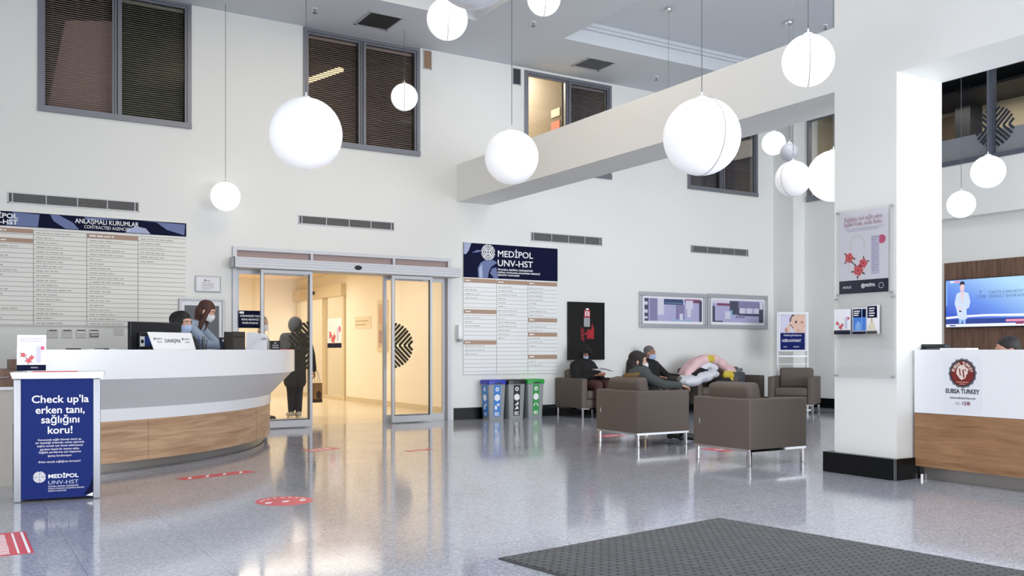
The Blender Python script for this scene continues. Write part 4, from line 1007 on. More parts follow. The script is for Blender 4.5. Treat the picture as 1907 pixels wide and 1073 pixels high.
# ================================================================== RECYCLING BINS
BINGREY = mat('bin_grey', rgb(150, 156, 158), .4)
def bin_(x0, label, lid, stk, side, kind):
    w, d, h = .34, .27, .60
    t = thing('recycling_bin', label, 'bin', (x0 + w / 2, 13.09, 0), 0, 'recycling bins under the hospital directory')
    mb = MB()
    def ringr(z, hx, hy, r, n=5):
        P = []
        for cx, cy, a0 in ((hx - r, hy - r, 0), (-hx + r, hy - r, PI / 2), (-hx + r, -hy + r, PI), (hx - r, -hy + r, 1.5 * PI)):
            for k in range(n): a = a0 + PI / 2 * k / (n - 1); P.append((cx + r * math.cos(a), cy + r * math.sin(a), z))
        return P
    zs = [(0, .135, .115), (.02, .138, .118), (h, .162, .135)]
    rows = [ringr(z, a, b, .025) for z, a, b in zs]; mb.grid(rows, closed=True); mb.poly(rows[0][::-1]); mb.poly(rows[-1])
    body = mb.build('body', BINGREY, t, smooth=35)
    mb = MB(); rows = [ringr(z, a, b, .03) for z, a, b in ((h - .03, .172, .143), (h + .015, .175, .146), (h + .04, .168, .138), (h + .046, .15, .12))]
    mb.grid(rows, closed=True); mb.poly(rows[0][::-1]); mb.poly(rows[-1]); ld = mb.build('lid', lid, t, smooth=35)
    mb = MB(); mb.box(-.05, .07, -.151, -.14, h - .022, h - .002); mb.build('catch', BLACK, ld)
    def sticker(face):
        n = Vector((0, -1, 0)) if face == 'f' else Vector((-1, 0, 0)); R_ = XR if face == 'f' else Vector((0, -1, 0))
        def pt(u, z, e): 
            f = z / h; base = (.118 + (.135 - .118) * f + .0022) if face == 'f' else (.138 + (.162 - .138) * f + .0022)
            return R_ * u + ZU * z + n * (base + e)
        hw = .062 if face == 'f' else .085
        mb = MB(); mb.prism([pt(-hw, .05, 0), pt(hw, .05, 0), pt(hw, .555, 0), pt(-hw, .555, 0)], n * .001, 0); st = mb.build('sticker', stk, body)
        mb = MB(); e = .0013
        C = [pt(.034 * math.cos(PI / 2 + 2 * PI * k / 24), .49 + .034 * math.sin(PI / 2 + 2 * PI * k / 24), e) for k in range(24)]
        C2 = [pt(.016 * math.cos(PI / 2 + 2 * PI * k / 24), .488 + .016 * math.sin(PI / 2 + 2 * PI * k / 24), e) for k in range(24)]
        for k in range(24): mb.poly((C[k], C[(k + 1) % 24], C2[(k + 1) % 24], C2[k]))
        mb.prism([pt(.058 * math.cos(PI / 2 + PI / 3 * k), .355 + .06 * math.sin(PI / 2 + PI / 3 * k), e) for k in range(6)], n * .0008)
        if kind == 'paper':
            mb.prism([pt(-.045, .215, e), pt(-.01, .235, e), pt(.005, .185, e), pt(-.015, .15, e), pt(-.04, .165, e)], n * .0008); mb.prism([pt(.0, .265, e), pt(.045, .255, e), pt(.04, .215, e), pt(.005, .225, e)], n * .0008)
        elif kind == 'glass':
            mb.prism([pt(-.035, .225, e), pt(.03, .285, e), pt(.035, .235, e), pt(-.03, .215, e)], n * .0008); mb.prism([pt(-.035, .16, e), pt(.01, .215, e), pt(.04, .165, e), pt(-.03, .15, e)], n * .0008)
        else:
            mb.prism([pt(-.05, .205, e), pt(-.02, .255, e), pt(-.005, .25, e), pt(-.04, .19, e)], n * .0008); mb.prism([pt(.05, .205, e), pt(.02, .255, e), pt(.005, .25, e), pt(.04, .19, e)], n * .0008)
        for k in range(3): mb.prism([pt(-.045, .105 - .02 * k, e), pt(.045 - .02 * (k % 2), .105 - .02 * k, e), pt(.045 - .02 * (k % 2), .117 - .02 * k, e), pt(-.045, .117 - .02 * k, e)], n * .0008)
        mb.build('symbols', PRINT_W, st)
    sticker('f')
    if side: sticker('s')
bin_(7.45, 'grey recycling bin with blue lid and blue stickers, leftmost of the three', mat('bin_lid_blue', rgb(38, 56, 176), .35), mat('sticker_blue', rgb(58, 132, 214), .4), True, 'paper')
bin_(7.825, 'grey recycling bin with black lid and black sticker, between the blue and the green ones', mat('bin_lid_black', rgb(24, 24, 28), .3), mat('sticker_black', rgb(14, 16, 24), .4), False, 'glass')
bin_(8.20, 'grey recycling bin with green lid and green sticker, rightmost of the three', mat('bin_lid_green', rgb(28, 158, 62), .35), mat('sticker_green', rgb(48, 152, 74), .4), False, 'plastic')

# ================================================================== POSTER STAND BEHIND THE CHAIR
t = thing('poster_stand', 'silver floor stand with eye poster and navy lower half, behind the empty armchair', 'poster stand', (13.66, 12.2, 0), -TH)
for x in (-.285, .285):
    mb = MB(); mb.box(x - .016, x + .016, -.016, .016, 0, 1.85); mb.build('post', ALU_L, t)
mb = MB(); mb.box(-.27, .27, -.012, .012, 1.0, 1.025); mb.box(-.27, .27, -.012, .012, .86, .87); mb.build('crossbar', ALU, t)
mb = MB(); mb.box(-.30, .30, -.2, .2, 0, .014); mb.build('foot', ALU, t)
mb = MB()
for a, b, e, f in ((-.275, .275, 1.80, 1.852), (-.275, .275, 1.10, 1.135), (-.275, -.245, 1.10, 1.85), (.245, .275, 1.10, 1.85)): mb.box(a, b, -.022, .018, e, f, 0, .004)
mb.build('frame', ALU_L, t)
mb = MB(); mb.box(-.247, .247, -.01, .01, 1.13, 1.805); sh = mb.build('sheet', PAPER, t)
mb = MB(); mb.box(-.232, .232, -.0115, -.01, 1.135, 1.455); mb.build('navy_half', NAVY_D if False else mat('royal_navy', rgb(12, 28, 100), .6, spec=.12), sh)
SKIN_P = mat('poster_skin', rgb(222, 184, 166), .5); 
mb = MB(); q = lambda pts, mi, e: mb.prism([(x, -.0105 - e, z) for x, z in pts], (0, -.0006, 0), mi)
q([(-.232, 1.457), (.232, 1.457), (.232, 1.80), (-.232, 1.80)], 0, 0)
q([(.02, 1.80), (-.035, 1.72), (-.04, 1.62), (.0, 1.53), (.06, 1.457), (.232, 1.457), (.232, 1.80)], 1, .0008)
q([(-.01, 1.80), (-.055, 1.72), (-.06, 1.66), (-.035, 1.66), (-.02, 1.74), (.045, 1.80)], 2, .0016)
q([(-.13, 1.457), (-.14, 1.52), (-.12, 1.57), (-.09, 1.575), (-.06, 1.64), (-.03, 1.62), (-.045, 1.56), (-.05, 1.457)], 1, .0012)
q([(-.15, 1.53), (-.105, 1.545), (-.10, 1.475), (-.135, 1.47)], 3, .0018)
q([(-.055, 1.61), (.01, 1.54), (.02, 1.545), (-.04, 1.62)], 2, .0022)
mb.ball((.065, -.0125, 1.66), (.022, .0015, .026), 2); mb.ball((.175, -.0125, 1.655), (.03, .0012, .02), 3)
q([(.06, 1.505), (.14, 1.515), (.15, 1.505), (.10, 1.495)], 3, .0022); q([(.19, 1.56), (.225, 1.565), (.225, 1.61), (.2, 1.60)], 4, .002)
mb.build('face_print', [LILAC, SKIN_P, mat('poster_dark', rgb(64, 52, 54), .5), mat('poster_shade', rgb(176, 124, 110), .5), mat('poster_blush', rgb(232, 150, 140), .5)], sh)
text('Gözünüz gibi bakıyoruz', .05, (0, -.0122, 1.395), XR, ZU, PRINT_W, sh, width=.34)
text('LAZER & KATARAKT', .07, (-.02, -.0122, 1.285), XR, ZU, PRINT_W, sh, width=.36, bold=.001)
text('NOLIS', .03, (-.14, -.0122, 1.18), XR, ZU, PRINT_W, sh, width=.07); text('MEDİPOL', .032, (.07, -.0122, 1.18), XR, ZU, PRINT_W, sh, width=.11)

# ================================================================== ENTRANCE MAT AND FLOOR STICKERS
def mat_carpet():
    m = bpy.data.materials.new('ribbed_mat'); m.use_nodes = True; nt = m.node_tree; b = nt.nodes['Principled BSDF']; N = nt.nodes.new; L = nt.links.new
    tc = N('ShaderNodeTexCoord'); mp = N('ShaderNodeMapping'); mp.inputs['Rotation'].default_value = (0, 0, PI / 4); L(tc.outputs['Object'], mp.inputs[0])
    br = N('ShaderNodeTexBrick'); br.inputs['Scale'].default_value = 1.0; br.inputs['Brick Width'].default_value = .085; br.inputs['Row Height'].default_value = .034; br.inputs['Mortar Size'].default_value = .008; br.inputs['Mortar Smooth'].default_value = .4
    br.inputs['Color1'].default_value = rgb(104, 106, 111); br.inputs['Color2'].default_value = rgb(84, 86, 91); br.inputs['Mortar'].default_value = rgb(30, 31, 35)
    L(mp.outputs[0], br.inputs['Vector'])
    n = N('ShaderNodeTexNoise'); n.inputs['Scale'].default_value = 500; L(tc.outputs['Object'], n.inputs['Vector'])
    mx = N('ShaderNodeMix'); mx.data_type = 'RGBA'; mx.blend_type = 'MULTIPLY'; mx.inputs[0].default_value = .5
    L(br.outputs['Color'], mx.inputs[6]); L(n.outputs['Fac'], mx.inputs[7])
    cr = N('ShaderNodeBrightContrast'); cr.inputs['Bright'].default_value = .03; L(mx.outputs[2], cr.inputs[0]); L(cr.outputs[0], b.inputs['Base Color'])
    bp = N('ShaderNodeBump'); bp.inputs['Strength'].default_value = .8; bp.inputs['Distance'].default_value = .006; bp.invert = True
    L(br.outputs['Fac'], bp.inputs['Height']); L(bp.outputs['Normal'], b.inputs['Normal']); b.inputs['Roughness'].default_value = .8
    return m
t = thing('entrance_mat', 'large dark grey ribbed entrance mat on the floor in the right foreground', 'mat', (2.535, 4.302, 0), math.radians(8.0))
mb = MB(); mb.box(.02, 1.87, -3.4, -.02, .001, .012); mb.build('ribbed_field', mat_carpet(), t)
mb = MB(); mb.box(0, .02, -3.42, 0, .001, .008); mb.box(1.87, 1.89, -3.42, 0, .001, .008); mb.box(.02, 1.87, -.02, 0, .001, .008); mb.box(.02, 1.87, -3.42, -3.4, .001, .008); mb.build('edge_trim', mat('mat_rubber', rgb(56, 57, 60), .6), t)
STK = mat('sticker_red', rgb(214, 70, 84), .35)
def fsticker(loc, rz, w, d, label, marks, round_=False):
    t = thing('floor_sticker', label, 'floor sticker', (loc[0], loc[1], 0), rz, 'red distancing stickers on the floor')
    mb = MB()
    if round_: mb.prism([(w / 2 * math.cos(2 * PI * k / 48), d / 2 * math.sin(2 * PI * k / 48), .0004) for k in range(48)], (0, 0, .0006))
    else: mb.box(-w / 2, w / 2, -d / 2, d / 2, .0004, .001)
    mb.build('film', STK, t)
    mb = MB(); marks(mb); mb.build('marking', PRINT_W, t)
    return t
fb = lambda mb, x0, x1, y0, y1: mb.box(x0, x1, y0, y1, .001, .0013)
def m_strip(mb):
    for k in range(4): x = -.26 + .17 * k; mb.prism([(x - .05, -.05, .001), (x - .02, -.05, .001), (x + .05, .05, .001), (x + .02, .05, .001)], (0, 0, .0003))
fsticker((2.07, 8.52), .30, .72, .17, 'long red floor sticker with white slashes in front of the reception desk', m_strip)
def m_round(mb):
    for k in range(3):
        x = -.13 + .13 * k; mb.prism([(x - .035, -.05 - .02 * abs(k - 1), .001), (x + .01, -.06, .001), (x + .035, -.01, .001), (x - .01, .0, .001)], (0, 0, .0003))
    for k in range(8): a = .35 + .34 * k; mb.prism([(.17 * math.cos(a) - .012, .16 * math.sin(a) - .01, .001), (.17 * math.cos(a) + .012, .16 * math.sin(a) - .01, .001), (.17 * math.cos(a) + .012, .16 * math.sin(a) + .012, .001), (.17 * math.cos(a) - .012, .16 * math.sin(a) + .012, .001)], (0, 0, .0003))
fsticker((2.15, 6.80), 0, .42, .44, 'round red floor sticker with white footprints in the middle of the floor', m_round, True)
def m_rect(mb):
    fb(mb, .41, .425, -.34, .34); fb(mb, .36, .372, -.33, .33)
    for y in (-.27, -.09, .09, .25): fb(mb, -.4, .20 if y > .2 else .24, y - .014, y + .014)
    fb(mb, .07, .10, -.16, .11); fb(mb, -.02, .02, .0, .03)
    for k in range(14): fb(mb, .275, .325, -.32 + .046 * k, -.295 + .046 * k)
fsticker((-.03, 6.14), 0, .88, .72, 'rectangular red floor sticker with white lines at the left edge of the floor', m_rect)
fsticker((3.62, 10.10), .35, .42, .20, 'small red floor sticker in front of the left sliding leaf', lambda mb: [fb(mb, -.14 + .1 * k, -.09 + .1 * k, -.05, .05) for k in range(3)])
fsticker((4.53, 9.45), .2, .34, .12, 'faint red floor sticker in front of the right sliding leaf', lambda mb: fb(mb, -.12, .12, -.01, .01))
fsticker((7.52, 7.74), .1, .40, .34, 'red floor sticker on the floor beyond the nearest armchair', lambda mb: fb(mb, -.12, .12, -.02, .02))
fsticker((7.46, 9.72), .1, .38, .26, 'red floor sticker on the floor beyond the armchair of the long-haired woman', lambda mb: fb(mb, -.12, .12, -.02, .02))

# ================================================================== RIGHT COUNTER
t = thing('service_counter', 'white and oak service counter with round maroon seal, beside the pillar on the right', 'counter', (7.25, 5.10, 0))
YL = -4.2
mb = MB(); mb.box(.08, .10, YL, -.04, 0, .115); mb.build('kick_plate', mat('steel_kick', rgb(150, 146, 142), .3, .6), t)
mb = MB(); mb.box(0, .06, YL, 0, .115, .58); mb.box(.06, .80, -.03, 0, .115, .58); mb.build('oak_front', wood('oak_counter', rgb(128, 92, 62), rgb(168, 128, 92), axis=(0, 1)), t)
mb = MB(); mb.box(0, .06, YL, 0, .582, 1.133); mb.box(.06, .80, -.03, 0, .582, .78); mb.build('white_front', WHITE, t)
mb = MB(); mb.box(.0601, .36, YL, 0, 1.10, 1.133); mb.build('counter_top', WHITE, t)
mb = MB(); mb.box(.06, .85, YL, -.031, .74, .77); mb.build('work_surface', WHITE, t)
mb = MB(); mb.cyl((.06, -.03, 0), (.06, -.03, .04), .016, n=12); mb.build('foot', CHROME, t)
def cpt(px, py): p = at_x(px, py, 7.25); return Vector((0, p.y - 5.10, p.z))
RXc = Vector((0, -1, 0))
a, b = cpt(1758, 664), cpt(1829, 772); nx_ = Vector((-1, 0, 0))
mb = MB(); mb.box(-.0012, 0, b.y, a.y, b.z, a.z); sl = mb.build('seal_sheet', mat('sticker_paper', rgb(232, 234, 240), .3), t)
cc = cpt(1792.5, 695.5); R0 = .120
def cp(u, v, e): return Vector((-.0014 - e, cc.y - u, cc.z + v))
mb = MB()
mb.prism([cp(R0 * (1 + .055 * (k % 4 < 2)) * math.cos(2 * PI * k / 64), R0 * (1 + .055 * (k % 4 < 2)) * math.sin(2 * PI * k / 64), 0) for k in range(64)], nx_ * .0006, 0)
mb.prism([cp(R0 * .93 * math.cos(2 * PI * k / 48), R0 * .93 * math.sin(2 * PI * k / 48), .0007) for k in range(48)], nx_ * .0004, 1)
mb.prism([cp(R0 * .83 * math.cos(2 * PI * k / 48), R0 * .83 * math.sin(2 * PI * k / 48), .0012) for k in range(48)], nx_ * .0004, 2)
ou = [(-.02, .06), (.015, .062), (.03, .045), (.048, .035), (.056, .018), (.045, .005), (.05, -.01), (.035, -.02), (.03, -.045), (.01, -.055), (-.005, -.065), (-.025, -.05), (-.04, -.03), (-.055, -.01), (-.05, .02), (-.04, .045)]
mb.prism([cp(x, y + .008, .0018) for x, y in ou], nx_ * .0004, 3)
for pts in ([(-.03, .03), (-.02, .035), (-.012, -.03), (-.022, -.025)], [(.0, .02), (.012, .025), (.02, -.04), (.008, -.045)], [(.02, .03), (.035, .02), (.028, .012), (.018, .02)]): mb.prism([cp(x, y + .008, .0024) for x, y in pts], nx_ * .0004, 2)
mb.build('seal', [mat('seal_grey', rgb(112, 116, 128), .4), mat('seal_rim', rgb(64, 40, 44), .4), mat('seal_maroon', rgb(122, 32, 28), .4), mat('seal_cream', rgb(232, 214, 204), .4)], sl)
s = 'EUBSA TURKEY'
for k, ch in enumerate(s):
    if ch == ' ': continue
    an = math.radians(165 - 150 * k / (len(s) - 1)); d = RXc * math.cos(an) + ZU * math.sin(an); r_ = RXc * math.sin(an) - ZU * math.cos(an)
    text(ch, .036, Vector((-.0036, cc.y, cc.z)) + d * (R0 * .60), r_, d, mat('seal_cream', rgb(232, 214, 204), .4), sl, bold=.0008)
mb = MB()
for k, wd in enumerate((.11, .055)): mb.box(-.0040, -.0034, cc.y - wd / 2, cc.y + wd / 2, cc.z - .078 - .016 * k, cc.z - .070 - .016 * k)
mb.build('small_print', mat('seal_tan', rgb(196, 140, 124), .4), sl)
for s, p0, p1, y, sz, m_, bd in (('EUBSA TURKEY', 1761, 1824, 733, .052, mat('slate_print', rgb(62, 68, 78), .5), .0015), ('www.eubsaturkey.com', 1769, 1817, 743.5, .03, mat('slate_print', rgb(62, 68, 78), .5), 0), ('A.Ş. :', 1779.5, 1790, 753.5, .03, mat('mauve_grey', rgb(150, 140, 150), .5), 0), ('3 ŞUBE', 1792, 1807, 754.5, .04, mat('wine_print', rgb(120, 60, 72), .5), .0008)):
    p, q_ = cpt(p0, y), cpt(p1, y); text(s, sz, ((-.0016), (p.y + q_.y) / 2, (p.z + q_.z) / 2), RXc, ZU, m_, sl, width=abs(q_.y - p.y), bold=bd)
# things on the counter
p = at_z(1736, 646, 1.133)
mb = MB(); mb.box(-.05, .05, -.16, .16, 0, .012, 0, .004); mb.box(-.04, .045, -.15, .09, .012, .05, 0, .012, 3); mb.cyl((0, .09, .022), (0, .20, .022), .016, n=12)
o = mb.build('cable_case', mat('black_case', rgb(20, 24, 32), .4), smooth=40); o.location = (7.42, at_x(1736, 646, 7.42).y, 1.133); tag(o, 'low black device case lying on the white counter beside the pillar', 'case')
mb = MB(); mb.box(-.09, .09, -.12, .12, 0, .014); o = mb.build('paper_stack', PAPER); o.location = (7.45, at_x(1774, 646, 7.45).y - .06, 1.133); tag(o, 'thin white paper stack on the service counter, right of the black case', 'paper')

# ================================================================== TELEVISION WALL
mb = MB(); mb.box(XRW + .22, XRW + .25, 4.0, 9.85, .0, 2.64)
tag(mb.build('wood_wall_panel', WALNUT), 'dark wood wall panel behind the television', 'wall panel')
XT = XRW + .15
tl_, bl_ = at_x(1760.5, 522, XT), at_x(1760.5, 611, XT); TH_, TW_ = tl_.z - bl_.z, (tl_.z - bl_.z) * 16 / 9
t = thing('television', 'wall television showing a presenter in a pale suit on a blue background', 'television', (XT, tl_.y, bl_.z))
mb = MB(); mb.box(0, .05, -TW_, 0, 0, TH_, 0, .004); mb.build('case', BLACK, t)
mb = MB(); mb.box(.05, .07, -TW_ / 2 - .2, -TW_ / 2 + .2, TH_ * .3, TH_ * .7); mb.build('wall_bracket', ALU_D, t)
def screen_mat():
    m = bpy.data.materials.new('screen_picture'); m.use_nodes = True; nt = m.node_tree; b = nt.nodes['Principled BSDF']; N = nt.nodes.new; L = nt.links.new
    tc = N('ShaderNodeTexCoord'); sx = N('ShaderNodeSeparateXYZ'); L(tc.outputs['Generated'], sx.inputs[0])
    a = N('ShaderNodeMath'); a.operation = 'MULTIPLY_ADD'; a.inputs[1].default_value = -.55; a.inputs[2].default_value = .55; L(sx.outputs[1], a.inputs[0])
    z2 = N('ShaderNodeMath'); z2.operation = 'MULTIPLY'; z2.inputs[1].default_value = .62; L(sx.outputs[2], z2.inputs[0])
    s = N('ShaderNodeMath'); s.operation = 'ADD'; L(a.outputs[0], s.inputs[0]); L(z2.outputs[0], s.inputs[1])
    cr = N('ShaderNodeValToRGB'); e = cr.color_ramp.elements; e[0].position = .2; e[0].color = rgb(60, 92, 206); e[1].position = 1.0; e[1].color = rgb(178, 220, 250)
    x = e.new(.55); x.color = rgb(104, 146, 234)
    L(s.outputs[0], cr.inputs[0]); L(cr.outputs[0], b.inputs['Emission Color']); b.inputs['Emission Strength'].default_value = 1.0; b.inputs['Base Color'].default_value = (0.01, 0.01, 0.01, 1); b.inputs['Roughness'].default_value = .2
    return m
mb = MB(); mb.box(-.002, 0, -TW_ + .012, -.012, .012, TH_ - .012); scr = mb.build('screen', screen_mat(), t)
EM = lambda n, c, s=1.0: mat('screen_' + n, (0.01, 0.01, 0.01, 1), .3, emit=s, ecol=c)
mb = MB()
def tv(u0, u1, v0, v1, mi, e=0): mb.box(-.0026 - e, -.002, -TW_ * u1, -TW_ * u0, TH_ * v0, TH_ * v1, mi)
def tvp(pts, mi, e): mb.prism([(-.003 - e, -TW_ * u, TH_ * v) for u, v in pts], (-.0004, 0, 0), mi)
tv(.01, .99, .015, .075, 0); tv(.01, .99, .075, .18, 1); tvp([(.01, .18), (.2, .205), (.5, .22), (.99, .20), (.99, .25), (.5, .262), (.2, .25), (.01, .225)], 0, .0004)
tv(.06, .14, .93, .965, 0, .0004); tv(.11, .19, .93, .965, 2, .0006); tv(.73, .94, .10, .15, 2, .0006); tv(.84, .93, .05, .09, 3, .0006); tv(.06, .13, .03, .055, 1, .0006)
tv(.01, .025, .45, .95, 4)
mb.build('screen_graphics', [EM('white', rgb(236, 240, 250)), EM('navy', rgb(40, 66, 150)), EM('pink', rgb(236, 150, 180)), EM('red', rgb(150, 60, 90)), EM('pale_blue', rgb(140, 184, 244))], scr)
mb = MB(); X = lambda u: .215 + (u - .5) * .20
fig = lambda pts, mi, e: tvp([(X(u), v) for u, v in pts], mi, e)
fig([(.30, .08), (.44, .08), (.50, .17), (.56, .08), (.70, .08), (.72, .22), (.28, .22)], 0, .001)
fig([(.24, .19), (.20, .30), (.26, .45), (.26, .38), (.12, .40), (.02, .50), (.14, .70), (.40, .74), (.60, .74), (.88, .70), (1.0, .52), (.90, .40), (.76, .38), (.76, .30), (.80, .18), (.52, .16)], 1, .0014)
fig([(.42, .74), (.58, .74), (.54, .52), (.46, .52)], 2, .0018)
fig([(.24, .38), (.44, .36), (.46, .40), (.28, .44)], 2, .0018); fig([(.30, .33), (.46, .32), (.46, .34), (.32, .36)], 3, .0022)
fig([(.38, .76), (.36, .84), (.40, .90), (.60, .90), (.64, .84), (.60, .76), (.50, .735)], 2, .0022)
fig([(.36, .86), (.34, .90), (.40, .945), (.52, .955), (.64, .93), (.66, .86), (.60, .885), (.44, .89)], 3, .0026)
mb.build('presenter_picture', [EM('trousers', rgb(150, 190, 244)), EM('suit', rgb(204, 220, 246)), EM('skin', rgb(232, 200, 206)), EM('hair', rgb(24, 24, 44))], scr)
TXT = EM('grey_text', rgb(88, 116, 168))
for s, u0, u1, v, sz in (('T', .42, .455, .66, .10), ('CMB', .385, .50, .585, .08), ('TÜRKİYE CUMHURİYET', .53, .93, .665, .07), ('MERKEZ BANKASI', .53, .93, .585, .07)):
    text(s, sz, (-.0032, -TW_ * (u0 + u1) / 2, TH_ * v), RXc, ZU, TXT, scr, width=TW_ * (u1 - u0))

# ================================================================== PEOPLE
V = Vector
def cap(mb, a, b, ra, rb, mi=0):
    a, b = V(a), V(b); mb.cyl(a, b, ra, rb, 14, mi); mb.ball(a, ra, mi, 2); mb.ball(b, rb, mi, 2)
SKIN = {k: mat('skin_' + k, c, .5) for k, c in dict(fair=rgb(214, 168, 148), olive=rgb(192, 142, 118), tan=rgb(176, 124, 100)).items()}
HAIRM = {k: mat('hair_' + k, c, .6, noise=.3, nscale=70, bump=.5) for k, c in dict(black=rgb(16, 13, 13), brown=rgb(74, 42, 34), grey=rgb(104, 100, 98), dark=rgb(26, 20, 19)).items()}
EYEW = mat('eye_white', rgb(225, 222, 220), .3); IRIS = mat('eye_dark', rgb(40, 28, 22), .2)
CLOTH = lambda n, c: mat('cloth_' + n, c, .8, noise=.1, nscale=90, bump=.1)
MASKM = {'blue': mat('mask_pale_blue', rgb(176, 196, 232), .7), 'white': mat('mask_white', rgb(232, 234, 240), .7)}

def basis(f, up=V((0, 0, 1))):
    f = V(f).normalized(); r = f.cross(up).normalized(); u = r.cross(f)
    return Matrix((r, f, u)).transposed()           # local x right, y forward, z up
def head_parts(mb, c, B):
    P = lambda x, y, z: V(c) + B @ V((x, y, z))
    E = lambda p, r: mb.ball(P(*p), r, 0, 3, B)
    E((0, -.012, .034), (.076, .097, .090)); E((0, .030, -.030), (.063, .066, .085)); E((0, .055, -.092), (.034, .030, .024))
    E((0, .052, .032), (.060, .046, .030))                              # brow
    cap(mb, P(0, .090, .008), P(0, .110, -.032), .010, .014); E((.011, .098, -.036), (.010, .011, .008)); E((-.011, .098, -.036), (.010, .011, .008))
    E((0, .088, -.064), (.024, .012, .007)); E((0, .086, -.075), (.020, .011, .007))
    for s in (-1, 1):
        E((s * .077, -.006, -.012), (.010, .020, .032)); E((s * .044, .066, -.022), (.022, .020, .018))
def hand_parts(mb, w, d, n, side, curl=.5, size=1.0):
    d, n = V(d).normalized(), V(n); n = (n - d * n.dot(d)).normalized(); s = V(side); s = (s - d * s.dot(d) - n * s.dot(n)).normalized()
    w = V(w); k = size
    B = Matrix((s, d, n)).transposed()
    mb.ball(w + d * .046 * k, (.040 * k, .050 * k, .016 * k), 0, 2, B)
    for off, ln in ((-.030, .052), (-.010, .068), (.010, .074), (.029, .066)):
        p = w + d * .082 * k + s * (off * k); q = d; a = p
        for j, (fr, r0, r1) in enumerate(((.45, .0092, .0088), (.32, .0088, .0082), (.23, .0082, .0074))):
            ang = curl * (j + .6) * .62; q = d * math.cos(ang) + n * math.sin(ang)
            b = a + q * (ln * fr * k); cap(mb, a, b, r0 * k, r1 * k); a = b
    a = w + d * .022 * k + s * .030 * k; b = a + (d * .55 + s * .75 + n * .25).normalized() * .038 * k; c_ = b + (d * .85 + s * .25 + n * .4).normalized() * .032 * k
    cap(mb, a, b, .0115 * k, .0102 * k); cap(mb, b, c_, .0102 * k, .0085 * k)

